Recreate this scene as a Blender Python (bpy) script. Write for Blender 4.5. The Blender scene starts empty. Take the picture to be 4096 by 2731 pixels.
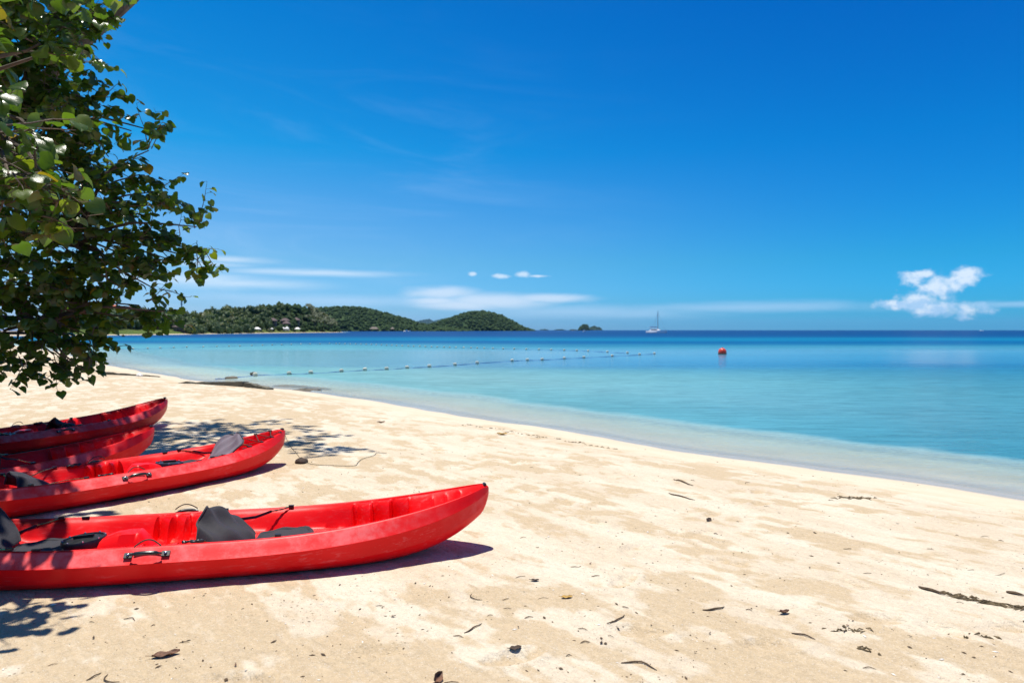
import bpy, math, random
import numpy as np
from mathutils import Vector, Matrix
random.seed(7); rng = np.random.default_rng(7)
scene = bpy.context.scene
COL = scene.collection
R = math.radians

# ------------------------------------------------------------------ camera
CAMZ = 1.83
F = 682.7                                   # focal length in pixels at 1024 wide (24 mm lens)
cam_d = bpy.data.cameras.new('camera'); cam = bpy.data.objects.new('camera', cam_d); COL.objects.link(cam)
cam.location = (0, 0, CAMZ); cam.rotation_euler = (R(90), 0, 0)
cam_d.lens = 24; cam_d.sensor_width = 36; cam_d.shift_y = -0.0111
cam_d.clip_start = 0.1; cam_d.clip_end = 60000
cam_d.dof.use_dof = True; cam_d.dof.focus_distance = 4.4; cam_d.dof.aperture_fstop = 3.2
scene.camera = cam

# ------------------------------------------------------------------ exposure
scene.view_settings.view_transform = 'Standard'
scene.view_settings.look = 'None'
scene.view_settings.gamma = 1
scene.view_settings.use_curve_mapping = False
scene.view_settings.exposure = 0.36

# ------------------------------------------------------------------ sun
SUN = Vector((-0.09, 0.17, 1)).normalized()
sd = bpy.data.lights.new('sun', 'SUN'); so = bpy.data.objects.new('sun', sd); COL.objects.link(so)
sd.energy = 5.0; sd.angle = R(0.53); sd.color = (1.0, 0.95, 0.86)
so.rotation_euler = SUN.to_track_quat('Z', 'Y').to_euler(); so.location = (0, 0, 30)

# ------------------------------------------------------------------ world: sky with thin clouds
def dpx(dx, dy):            # direction of a point of the photograph as azimuth and elevation
    p = (dx*.4354-512)/F; q = (757-dy)*.4354/F
    return math.atan(p), math.atan(q/math.sqrt(1+p*p))

class NT:
    def __init__(s, tree): s.t = tree; s.n = tree.nodes; s.l = tree.links
    def new(s, typ, **kw):
        n = s.n.new(typ)
        for k, v in kw.items(): setattr(n, k, v)
        return n
    def put(s, sock, v):
        if isinstance(v, bpy.types.NodeSocket): s.l.new(v, sock)
        elif v is not None: sock.default_value = v
    def math(s, op, a, b=None, c=None, clamp=False):
        n = s.new('ShaderNodeMath', operation=op, use_clamp=clamp)
        s.put(n.inputs[0], a); s.put(n.inputs[1], b); s.put(n.inputs[2], c); return n.outputs[0]
    def sstep(s, v, lo, hi, a=0.0, b=1.0):
        n = s.new('ShaderNodeMapRange', interpolation_type='SMOOTHSTEP')
        s.put(n.inputs[0], v); s.put(n.inputs[1], lo); s.put(n.inputs[2], hi); s.put(n.inputs[3], a); s.put(n.inputs[4], b); return n.outputs[0]
    def lin(s, v, lo, hi, a=0.0, b=1.0):
        n = s.new('ShaderNodeMapRange'); s.put(n.inputs[0], v); s.put(n.inputs[1], lo); s.put(n.inputs[2], hi); s.put(n.inputs[3], a); s.put(n.inputs[4], b); return n.outputs[0]
    def mix(s, f, a, b, blend='MIX'):
        n = s.new('ShaderNodeMix', data_type='RGBA', blend_type=blend)
        s.put(n.inputs[0], f); s.put(n.inputs[6], a if not isinstance(a, tuple) else (*a, 1)[:4]); s.put(n.inputs[7], b if not isinstance(b, tuple) else (*b, 1)[:4]); return n.outputs[2]
    def noise(s, vec, scale, detail=4, rough=.5, dist=0.0, out=0):
        n = s.new('ShaderNodeTexNoise'); s.put(n.inputs['Vector'], vec); n.inputs['Scale'].default_value = scale
        n.inputs['Detail'].default_value = detail; n.inputs['Roughness'].default_value = rough; n.inputs['Distortion'].default_value = dist
        return n.outputs[out]
    def voro(s, vec, scale, feature='F1', out=0):
        n = s.new('ShaderNodeTexVoronoi', feature=feature); s.put(n.inputs['Vector'], vec); n.inputs['Scale'].default_value = scale; return n.outputs[out]
    def comb(s, x, y, z=0.0):
        n = s.new('ShaderNodeCombineXYZ'); s.put(n.inputs[0], x); s.put(n.inputs[1], y); s.put(n.inputs[2], z); return n.outputs[0]
    def sep(s, v):
        n = s.new('ShaderNodeSeparateXYZ'); s.put(n.inputs[0], v); return n.outputs
    def vmul(s, v, m):
        n = s.new('ShaderNodeVectorMath', operation='MULTIPLY'); s.put(n.inputs[0], v); n.inputs[1].default_value = m; return n.outputs[0]
    def ramp(s, f, stops, interp='LINEAR'):
        n = s.new('ShaderNodeValToRGB'); e = n.color_ramp.elements; n.color_ramp.interpolation = interp
        while len(e) < len(stops): e.new(.5)
        for el, (p, c) in zip(e, stops): el.position = p; el.color = (*c, 1)[:4]
        s.put(n.inputs[0], f); return n.outputs[0]
    def bump(s, h, strength=.3, dist=.02, normal=None):
        n = s.new('ShaderNodeBump'); n.inputs['Strength'].default_value = strength; n.inputs['Distance'].default_value = dist
        s.put(n.inputs['Height'], h); s.put(n.inputs['Normal'], normal); return n.outputs[0]

SKY_STRENGTH = 0.093
world = bpy.data.worlds.new('World'); scene.world = world; world.use_nodes = True
w = NT(world.node_tree); w.n.clear()
sky = w.new('ShaderNodeTexSky', sky_type='NISHITA', sun_disc=False)
sky.sun_elevation = math.asin(SUN.z); sky.sun_rotation = math.atan2(SUN.x, SUN.y)
sky.altitude = 0; sky.air_density = 1.0; sky.dust_density = 0.3; sky.ozone_density = 3.0
tc = w.new('ShaderNodeTexCoord'); dirv = tc.outputs['Generated']
sx, sy, sz = w.sep(dirv)
az = w.math('ARCTAN2', sx, sy); el = w.math('ARCSINE', sz)
base = w.new('ShaderNodeHueSaturation'); base.inputs['Saturation'].default_value = 1.28; base.inputs['Value'].default_value = .95
w.l.new(sky.outputs[0], base.inputs['Color'])
# deepen the blue away from the horizon (polarised look of the photograph)
elp = w.math('MAXIMUM', el, 0.0)
tint = w.ramp(w.lin(elp, 0, 1.5), [(0, (.28, .71, 1.62)), (.02, (.25, .70, 1.36)), (.064, (.20, .75, 1.12)), (.168, (.018, .76, 1.15)), (.28, (.004, .66, 1.13)), (.40, (.02, .56, 1.02)), (.65, (.22, .52, .80)), (1, (.55, .60, .68))])  # unseen upper stops turned neutral so sky light leaves shadows less blue
skyc = w.mix(1.0, base.outputs[0], tint, 'MULTIPLY')
# the sky is paler to the left, deeper to the right
side = w.sstep(az, -.75, .65)
skyc_side = w.mix(side, w.mix(1.0, skyc, w.mix(w.sstep(elp, .03, .24), (2.15, 1.18, 1.03), (6.0, 1.36, 1.05)), 'MULTIPLY'), w.mix(1.0, skyc, (.30, .86, .93), 'MULTIPLY'))
skyc = w.mix(w.sstep(elp, 1.1, .6), skyc, skyc_side)
uv = w.comb(az, el)
n_big = w.noise(w.vmul(uv, (6, 34, 1)), 1.0, 6, .58, .6)
n_fine = w.noise(w.vmul(uv, (34, 60, 1)), 1.0, 8, .6, .3)
n_cum = w.noise(w.vmul(uv, (46, 52, 1)), 1.0, 8, .56, .25)
def blob(dx, dy, rx, ry):
    a, e = dpx(dx, dy); ra = rx*.4354/F*math.cos(a)**2; re = ry*.4354/F*math.cos(a)
    u_ = w.math('DIVIDE', w.math('SUBTRACT', az, a), ra); v_ = w.math('DIVIDE', w.math('SUBTRACT', el, e), re)
    return w.math('SUBTRACT', 1.0, w.math('SQRT', w.math('ADD', w.math('MULTIPLY', u_, u_), w.math('MULTIPLY', v_, v_))))
def union(bl, k=.12):
    f = bl[0]
    for b in bl[1:]: f = w.math('SMOOTH_MAX', f, b, k)
    return f
cum = union([blob(*b) for b in [(2100, 640, 40, 26), (2215, 640, 50, 38), (2160, 665, 70, 34), (2110, 690, 76, 30), (2060, 697, 66, 15),
                                (2150, 708, 80, 26), (2235, 712, 60, 22), (2225, 625, 22, 18), (2120, 628, 34, 14), (2190, 650, 50, 34)]])
cum = w.math('MULTIPLY', cum, .8)
cum_f = w.sstep(w.math('ADD', cum, w.math('MULTIPLY', w.math('SUBTRACT', n_cum, .5), 1.9)), .0, .62)
bank = union([blob(*b) for b in [(1010, 672, 110, 22), (1130, 690, 190, 24), (1260, 684, 150, 15), (1060, 700, 140, 18), (1000, 690, 90, 14)]])
bank_f = w.sstep(w.math('ADD', bank, w.math('MULTIPLY', w.math('SUBTRACT', n_big, .5), 1.0)), -.05, .85, 0, .62)
small = union([blob(*b) for b in [(1148, 634, 30, 9), (1203, 629, 26, 11), (1085, 628, 16, 8), (1235, 633, 34, 5)]])
small_f = w.sstep(w.math('ADD', small, w.math('MULTIPLY', w.math('SUBTRACT', n_fine, .5), 1.5)), .1, .8, 0, .6)
wisp = union([blob(*b) for b in [(520, 595, 120, 11), (470, 605, 130, 10), (560, 650, 240, 16), (430, 640, 260, 22), (700, 625, 260, 10)]])
wisp_f = w.sstep(w.math('ADD', wisp, w.math('MULTIPLY', w.math('SUBTRACT', n_big, .5), 1.3)), -.25, 1.25, 0, .60)
band = union([blob(*b) for b in [(1700, 705, 560, 20), (2350, 697, 300, 12), (1350, 715, 500, 26), (800, 690, 500, 22)]])
band_f = w.sstep(w.math('ADD', band, w.math('MULTIPLY', w.math('SUBTRACT', n_big, .5), 1.1)), .0, 1.0, 0, .40)
# faint cirrus streaks higher on the left
cir_n = w.noise(w.vmul(w.comb(w.math('ADD', az, w.math('MULTIPLY', el, 2.2)), el), (3.2, 16, 1)), 1.0, 7, .62, .9)
cir_f = w.math('MULTIPLY', w.sstep(cir_n, .45, .82, 0, .22), w.math('MULTIPLY', w.sstep(az, .35, -.45), w.sstep(el, .5, .08)))
CL = 9.2
def cl(c, f): return w.mix(f, c, (CL*.93, CL*.97, CL*1.0))
c = skyc
for f in (cir_f, band_f): c = w.mix(f, c, (CL*.58, CL*.76, CL*1.0))
c = w.mix(wisp_f, c, (CL*.80, CL*.90, CL*1.0))
c = w.mix(bank_f, c, (CL*.78, CL*.86, CL*.98)); c = w.mix(small_f, c, (CL*.85, CL*.93, CL))
cshade = w.sstep(w.math('ADD', w.noise(w.vmul(uv, (60, 80, 1)), 1.0, 6, .55), w.math('MULTIPLY', el, 3.0)), .50, .72)
c = w.mix(w.math('MULTIPLY', cum_f, .80), c, w.mix(cshade, (CL*.46, CL*.66, CL*.92), (CL*.82, CL*.90, CL*1.0)))
bg = w.new('ShaderNodeBackground'); bg.inputs['Strength'].default_value = SKY_STRENGTH
w.l.new(c, bg.inputs['Color']); wo = w.new('ShaderNodeOutputWorld'); w.l.new(bg.outputs[0], wo.inputs['Surface'])

# ------------------------------------------------------------------ helpers
def tag(o, label=None, cat=None, group=None, kind=None):
    if label: o['label'] = label
    if cat: o['category'] = cat
    if group: o['group'] = group
    if kind: o['kind'] = kind
    return o
def make_mesh(name, verts, faces, mats=(), smooth=True, angle=None, midx=None):
    me = bpy.data.meshes.new(name)
    if isinstance(verts, np.ndarray) and isinstance(faces, np.ndarray):
        me.vertices.add(len(verts)); me.vertices.foreach_set('co', verts.astype(np.float32).ravel())
        k = faces.shape[1]; me.loops.add(faces.size); me.loops.foreach_set('vertex_index', faces.astype(np.int32).ravel())
        me.polygons.add(len(faces)); me.polygons.foreach_set('loop_start', np.arange(0, faces.size, k, dtype=np.int32))
        me.update(calc_edges=True)
    else:
        me.from_pydata([tuple(v) for v in verts], [], [tuple(f) for f in faces]); me.update()
    for m in (mats if isinstance(mats, (list, tuple)) else (mats,)): me.materials.append(m)
    if midx is not None: me.polygons.foreach_set('material_index', np.asarray(midx, dtype=np.int32))
    me.polygons.foreach_set('use_smooth', np.full(len(me.polygons), smooth, dtype=bool))
    if smooth and angle: me.set_sharp_from_angle(angle=R(angle))
    me.validate(); me.update()
    return me
def link(name, me, parent=None, loc=(0, 0, 0), rot=(0, 0, 0), scale=(1, 1, 1)):
    o = bpy.data.objects.new(name, me); COL.objects.link(o); o.parent = parent
    o.location = loc; o.rotation_euler = rot; o.scale = scale; return o
def empty(name, loc, rz=0, rot=None):
    o = bpy.data.objects.new(name, None); COL.objects.link(o); o.location = loc; o.rotation_euler = rot or (0, 0, rz); o.empty_display_size = .2; return o
class MB:
    """collects simple shapes into one mesh"""
    def __init__(s): s.v = []; s.f = []
    def add(s, v, f):
        b = len(s.v); s.v += [tuple(p) for p in v]; s.f += [tuple(i+b for i in q) for q in f]; return s
    def box(s, c, size, rz=0, tilt=0):
        x, y, z = (d/2 for d in size); M = Matrix.Rotation(rz, 3, 'Z') @ Matrix.Rotation(tilt, 3, 'Y')
        p = [Vector(c)+M @ Vector((a*x, b*y, d*z)) for a in (-1, 1) for b in (-1, 1) for d in (-1, 1)]
        return s.add(p, [(0, 1, 3, 2), (4, 6, 7, 5), (0, 4, 5, 1), (2, 3, 7, 6), (0, 2, 6, 4), (1, 5, 7, 3)])
    def tube(s, pts, r, n=6, cap=True):
        pts = [Vector(p) for p in pts]; rs = r if isinstance(r, (list, tuple)) else [r]*len(pts)
        v = []; f = []
        t0 = (pts[1]-pts[0]).normalized(); up = Vector((0, 0, 1)) if abs(t0.z) < .9 else Vector((1, 0, 0)); nrm = t0.cross(up).normalized()
        for i, p in enumerate(pts):
            t = (pts[min(i+1, len(pts)-1)]-pts[max(i-1, 0)]).normalized()
            nrm = (nrm-t*nrm.dot(t)); nrm = nrm.normalized() if nrm.length > 1e-6 else t.orthogonal().normalized()
            b = t.cross(nrm)
            for k in range(n):
                a = 2*math.pi*k/n; v.append(p+(nrm*math.cos(a)+b*math.sin(a))*rs[i])
        for i in range(len(pts)-1):
            for k in range(n): f.append((i*n+k, i*n+(k+1) % n, (i+1)*n+(k+1) % n, (i+1)*n+k))
        if cap: f.append(tuple(range(n))[::-1]); f.append(tuple((len(pts)-1)*n+k for k in range(n)))
        return s.add(v, f)
    def lathe(s, prof, n=20, c=(0, 0, 0)):
        v = []; f = []
        for r_, z_ in prof:
            for k in range(n): a = 2*math.pi*k/n; v.append((c[0]+r_*math.cos(a), c[1]+r_*math.sin(a), c[2]+z_))
        for i in range(len(prof)-1):
            for k in range(n): f.append((i*n+k, i*n+(k+1) % n, (i+1)*n+(k+1) % n, (i+1)*n+k))
        f.append(tuple(range(n))[::-1]); f.append(tuple((len(prof)-1)*n+k for k in range(n)))
        return s.add(v, f)
    def grid(s, fn, nu, nv):
        v = [fn(i/(nu-1), j/(nv-1)) for i in range(nu) for j in range(nv)]
        return s.add(v, [(i*nv+j, (i+1)*nv+j, (i+1)*nv+j+1, i*nv+j+1) for i in range(nu-1) for j in range(nv-1)])
    def xf(s, M): s.v = [tuple(M @ Vector(p)) for p in s.v]; return s
    def mesh(s, name, mat, smooth=True, angle=35): return make_mesh(name, s.v, s.f, mat, smooth, angle)
    def build(s, name, mat, parent=None, smooth=True, angle=35, **kw): return link(name, s.mesh(name, mat, smooth, angle), parent, **kw)
def icosphere(sub):
    import bmesh
    bm = bmesh.new(); bmesh.ops.create_icosphere(bm, subdivisions=sub, radius=1)
    v = np.array([x.co[:] for x in bm.verts]); f = np.array([[q.index for q in p.verts] for p in bm.faces]); bm.free(); return v, f
def catmull(pts, n=6):
    pts = [Vector(p) for p in pts]; P = [pts[0]*2-pts[1]]+pts+[pts[-1]*2-pts[-2]]; out = []
    for i in range(1, len(P)-2):
        for k in range(n):
            t = k/n; a, b, c_, d = P[i-1:i+3]
            out.append(.5*((2*b)+(c_-a)*t+(2*a-5*b+4*c_-d)*t*t+(3*b-a-3*c_+d)*t**3))
    out.append(pts[-1]); return out

def hash2(ix, iy, seed):
    h = (ix.astype(np.int64)*374761393+iy.astype(np.int64)*668265263+seed*974634777) & 0xffffffff
    h = ((h ^ (h >> 13))*1274126177) & 0xffffffff; h = h ^ (h >> 16); return (h & 0xffff)/65535.0
def vn(x, y, seed=0):
    x = np.asarray(x, float); y = np.asarray(y, float); ix = np.floor(x); iy = np.floor(y); fx = x-ix; fy = y-iy
    fx = fx*fx*fx*(fx*(fx*6-15)+10); fy = fy*fy*fy*(fy*(fy*6-15)+10); ix = ix.astype(np.int64); iy = iy.astype(np.int64)
    a = hash2(ix, iy, seed); b = hash2(ix+1, iy, seed); c_ = hash2(ix, iy+1, seed); d = hash2(ix+1, iy+1, seed)
    return (a*(1-fx)+b*fx)*(1-fy)+(c_*(1-fx)+d*fx)*fy
def fbm(x, y, o=4, seed=0, g=.5):
    s_ = 0; a = 1; n = 0
    for i in range(o):
        s_ = s_+a*vn(x*2**i+i*17.3, y*2**i-i*9.1, seed+i); n += a; a *= g
    return s_/n
def sst(x, a, b):
    t = np.clip((np.asarray(x, float)-a)/(b-a), 0, 1); return t*t*(3-2*t)

# ------------------------------------------------------------------ materials
def material(name):
    m = bpy.data.materials.new(name); m.use_nodes = True; t = NT(m.node_tree); b = m.node_tree.nodes['Principled BSDF']; return m, t, b
def simple(name, col, rough=.6, metal=0, var=.25, scale=6.0, bump=.1, bscale=40, bdist=.004, spec=.5):
    m, t, b = material(name); co = t.new('ShaderNodeTexCoord').outputs['Object']
    n = t.noise(co, scale, 5, .6)
    t.put(b.inputs['Base Color'], t.mix(t.sstep(n, .3, .7), tuple(x*(1-var) for x in col), tuple(min(1, x*(1+var)) for x in col)))
    t.put(b.inputs['Roughness'], t.lin(t.noise(co, scale*3, 3), .3, .7, max(.05, rough-.1), min(1, rough+.1)))
    b.inputs['Metallic'].default_value = metal; b.inputs['Specular IOR Level'].default_value = spec
    t.put(b.inputs['Normal'], t.bump(t.noise(co, bscale, 4, .6), bump, bdist)); return m

M = {}
M['black_plastic'] = simple('black_plastic', (.012, .013, .015), .38, 0, .3, 20, .08, 120)
M['brass'] = simple('brass', (.55, .40, .13), .3, 1, .2, 30)
M['steel'] = simple('steel', (.6, .6, .62), .25, 1, .1, 30)
M['concrete'] = simple('concrete', (.13, .12, .085), .9, 0, .35, 3, .5, 20, .02)
M['rock'] = simple('rock', (.11, .095, .07), .9, 0, .5, 4, .8, 12, .03)
M['float_white'] = simple('float_white', (.72, .66, .50), .5, 0, .1, 8)
M['float_weed'] = simple('float_weed', (.05, .055, .03), .8, 0, .4, 20)
M['rope_blue'] = simple('rope_blue', (.03, .12, .36), .8)
M['buoy_red'] = simple('buoy_red', (.62, .045, .02), .42, 0, .15, 4)
M['white_gel'] = simple('white_gel', (.78, .79, .80), .3, 0, .05, 3)
M['dark_glass'] = simple('dark_glass', (.02, .03, .04), .1, 0, .1, 3)
M['alu'] = simple('alu', (.35, .38, .42), .45, .6, .1, 3)
M['bark'] = simple('bark', (.10, .075, .055), .9, 0, .4, 6, .8, 30, .02)
M['twig_wood'] = simple('twig_wood', (.095, .062, .035), .9, 0, .4, 30, .4, 90)
M['dead_leaf'] = simple('dead_leaf', (.14, .065, .035), .75, 0, .45, 25, .4, 60)
M['dark_leaf'] = simple('dark_leaf', (.045, .026, .016), .8, 0, .4, 25, .4, 60)
M['yellow_leaf'] = simple('yellow_leaf', (.40, .24, .05), .7, 0, .4, 25, .4, 60)
M['weed'] = simple('weed', (.13, .095, .05), .95, 0, .5, 20, .7, 60)
M['cord_dark'] = simple('cord_dark', (.045, .045, .035), .9)
M['terracotta'] = simple('terracotta', (.40, .10, .045), .85, 0, .2, .6, .3, 4, .05)
M['plaster'] = simple('plaster', (.55, .50, .44), .9, 0, .1, .5)
M['thatch'] = simple('thatch', (.22, .18, .15), .95, 0, .3, 1, .5, 6, .06)
M['dark_roof'] = simple('dark_roof', (.12, .085, .085), .9, 0, .25, 1, .5, 6, .06)
M['canvas'] = simple('canvas', (.80, .80, .78), .7, 0, .05, .6)
M['timber'] = simple('timber', (.16, .12, .09), .9, 0, .3, 1)
M['shell'] = simple('shell', (.75, .70, .62), .5, 0, .15, 30)

def red_plastic():
    m, t, b = material('red_polyethylene'); co = t.new('ShaderNodeTexCoord').outputs['Object']
    n = t.noise(co, 3.2, 6, .62); scuff = t.noise(t.vmul(co, (9, 40, 40)), 1.0, 7, .7, .4)
    nz = t.sep(t.new('ShaderNodeNewGeometry').outputs['Normal'])
    base_ = t.mix(t.sstep(n, .3, .72), (.80, .004, .006), (.88, .006, .009))
    # scuffs and fine pale scratches; the sun's sheen is painted in along the shoulders
    f = t.math('MULTIPLY', t.sstep(scuff, .50, .70), t.sstep(n, .40, .62), clamp=True)
    wear_sheen = t.new('ShaderNodeAttribute', attribute_name='wear_sheen', attribute_type='GEOMETRY').outputs['Fac']
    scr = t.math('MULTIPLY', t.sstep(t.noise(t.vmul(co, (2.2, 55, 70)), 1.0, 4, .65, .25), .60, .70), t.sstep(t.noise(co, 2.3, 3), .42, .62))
    f = t.math('MAXIMUM', t.math('MULTIPLY', t.math('MAXIMUM', f, scr), .20), t.math('MULTIPLY', wear_sheen, t.math('ADD', .05, t.math('MULTIPLY', t.sstep(t.noise(co, 7, 7, .7), .38, .72), .34))))
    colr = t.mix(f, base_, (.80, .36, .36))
    ob = t.sep(co)[2]; dust = t.math('MULTIPLY', t.math('MULTIPLY', t.sstep(nz[2], .80, .97), t.sstep(ob, .19, .12)), t.sstep(t.noise(co, 11, 7, .72), .50, .74))
    colr = t.mix(t.math('MULTIPLY', dust, .55), colr, (.50, .38, .24))
    t.put(b.inputs['Base Color'], colr)
    t.put(b.inputs['Roughness'], t.math('ADD', t.lin(n, .3, .7, .36, .46), t.math('MULTIPLY', f, .16)))
    b.inputs['Specular IOR Level'].default_value = .20
    h = t.math('ADD', t.noise(co, 150, 3, .5), t.math('MULTIPLY', t.noise(co, 9, 3), 3))
    t.put(b.inputs['Normal'], t.bump(h, .10, .004)); return m
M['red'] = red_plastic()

def fabric(name, col):
    m, t, b = material(name); co = t.new('ShaderNodeTexCoord').outputs['Object']
    n = t.noise(co, 9, 5, .6)
    t.put(b.inputs['Base Color'], t.mix(n, tuple(x*.7 for x in col), tuple(x*1.35 for x in col)))
    b.inputs['Roughness'].default_value = .78; b.inputs['Sheen Weight'].default_value = .12; b.inputs['Sheen Roughness'].default_value = .4
    h = t.math('ADD', t.math('MULTIPLY', n, 3), t.noise(co, 260, 2)); t.put(b.inputs['Normal'], t.bump(h, .35, .006)); return m
M['fabric'] = fabric('seat_fabric', (.015, .014, .020))
M['fabric_trim'] = fabric('seat_trim', (.022, .022, .028))
M['fabric_pale'] = fabric('seat_lining', (.16, .13, .16))

def leaf_mat(name, c1, c2, c3, trans=.45, rough=.38, objrand=True):
    m, t, b = material(name); out = m.node_tree.nodes['Material Output']
    at = t.new('ShaderNodeAttribute', attribute_name='tone', attribute_type='GEOMETRY').outputs['Fac']
    rnd = t.new('ShaderNodeObjectInfo').outputs['Random'] if objrand else 0.0
    co = t.new('ShaderNodeTexCoord').outputs['Object']
    f = t.math('FRACT', t.math('ADD', at, rnd))
    colr = t.ramp(f, [(0, c1), (.55, c2), (.90, c3), (.975, (.13, .16, .02)), (1, (.20, .13, .02))])
    colr = t.mix(t.math('MULTIPLY', t.noise(co, 30, 3), .5), colr, tuple(x*.6 for x in c1))
    t.put(b.inputs['Base Color'], colr); b.inputs['Roughness'].default_value = rough; b.inputs['Specular IOR Level'].default_value = .55
    t.put(b.inputs['Normal'], t.bump(t.noise(co, 60, 3), .2, .004))
    tr = t.new('ShaderNodeBsdfTranslucent'); t.put(tr.inputs['Color'], t.mix(1.0, colr, (2.6, 2.5, .55), 'MULTIPLY'))
    mx = t.new('ShaderNodeMixShader'); mx.inputs[0].default_value = trans
    t.l.new(b.outputs[0], mx.inputs[1]); t.l.new(tr.outputs[0], mx.inputs[2]); t.l.new(mx.outputs[0], out.inputs['Surface']); return m
M['leaf'] = leaf_mat('hibiscus_leaf', (.036, .080, .018), (.060, .118, .024), (.105, .16, .034), .42, .27)
M['far_leaf'] = leaf_mat('far_tree_leaf', (.028, .066, .020), (.052, .102, .026), (.10, .145, .038), .18, .7)
M['palm_leaf'] = leaf_mat('palm_leaf', (.045, .072, .024), (.07, .098, .035), (.11, .13, .05), .15, .6)
def forest_mat(name, c1, c2, c3):
    m, t, b = material(name); co = t.new('ShaderNodeNewGeometry').outputs['Position']
    at = t.new('ShaderNodeAttribute', attribute_name='tone', attribute_type='GEOMETRY').outputs['Fac']
    f = t.math('ADD', t.math('MULTIPLY', at, .65), t.math('MULTIPLY', t.noise(co, .25, 4, .7), .4))
    t.put(b.inputs['Base Color'], t.ramp(f, [(.1, c1), (.5, c2), (.9, c3)])); b.inputs['Roughness'].default_value = .9; b.inputs['Specular IOR Level'].default_value = .15
    t.put(b.inputs['Normal'], t.bump(t.noise(co, .9, 4, .7), 1.0, 1.4)); return m
M['forest'] = forest_mat('hill_forest', (.015, .038, .014), (.028, .060, .019), (.058, .092, .027))
M['grass'] = forest_mat('headland_grass', (.06, .10, .02), (.10, .15, .03), (.17, .19, .05))
_t = NT(M['grass'].node_tree); _b = M['grass'].node_tree.nodes['Principled BSDF']; _c = _b.inputs['Base Color'].links[0].from_socket
_z = _t.sep(_t.new('ShaderNodeNewGeometry').outputs['Position'])[2]
_t.put(_b.inputs['Base Color'], _t.mix(_t.sstep(_z, 1.4, 2.6), _c, (.030, .050, .018)))

# ------------------------------------------------------------------ the shore
def P(dx, dy, Y): return Vector(((dx*.4354-512)/F*Y, Y, CAMZ-(dy-757)*.4354/F*Y))
def PW(dx, dy, z=0.0):                                              # where a sight line meets height z
    Y = (CAMZ-z)*F/((dy-757)*.4354); return ((dx*.4354-512)/F*Y, Y)
shore_img = [(2352, 1140), (2200, 1117), (2000, 1089), (1800, 1061), (1600, 1031), (1400, 1000), (1200, 969), (1000, 941), (860, 917), (740, 900),
             (620, 886), (480, 873), (330, 851), (230, 832), (150, 808), (60, 795), (-60, 787)]
SH = [(70, -62), (17, -5.5)]+[PW(*p) for p in shore_img]+[(-160, 150), (-175, 200)]+[PW(*p) for p in
      [(150, 770.5), (250, 769), (330, 768.3), (450, 766.6), (600, 764.4), (700, 763.2), (770, 762.4)]]+[(-150, 610), (-190, 700), (-400, 900), (-900, 1150)]
SH = np.array(SH)
def shore_d(x, y):
    x = np.asarray(x, float); y = np.asarray(y, float); best = np.full(x.shape, 1e18); sign = np.ones(x.shape)
    for i in range(len(SH)-1):
        ax, ay = SH[i]; bx, by = SH[i+1]; ex, ey = bx-ax, by-ay; L2 = ex*ex+ey*ey
        t = np.clip(((x-ax)*ex+(y-ay)*ey)/L2, 0, 1); dx = x-(ax+t*ex); dy = y-(ay+t*ey); d2 = dx*dx+dy*dy
        cr = ex*(y-ay)-ey*(x-ax); m = d2 < best-1e-9
        best = np.where(m, d2, best); sign = np.where(m, np.where(cr > 0, 1.0, -1.0), sign)
    return np.sqrt(best)*sign
A_SH = np.array([-.663, .748])                                       # direction along the near shore
FEET = []
for (x0_, y0_, a0_, n0_) in [(.6, 4.2, .9, 12), (2.6, 3.0, 2.2, 11), (-.6, 7.6, .3, 12), (3.6, 5.6, 2.5, 10), (-1.2, 3.0, .15, 9), (1.2, 7.4, 2.7, 9), (-2.2, 10.5, 2.1, 9)]:
    for k in range(n0_):
        sd0 = .11 if k % 2 else -.11; FEET.append((x0_+math.cos(a0_)*.62*k-math.sin(a0_)*sd0+random.uniform(-.06, .06), y0_+math.sin(a0_)*.62*k+math.cos(a0_)*sd0+random.uniform(-.06, .06), a0_+random.uniform(-.3, .3)))
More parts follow.
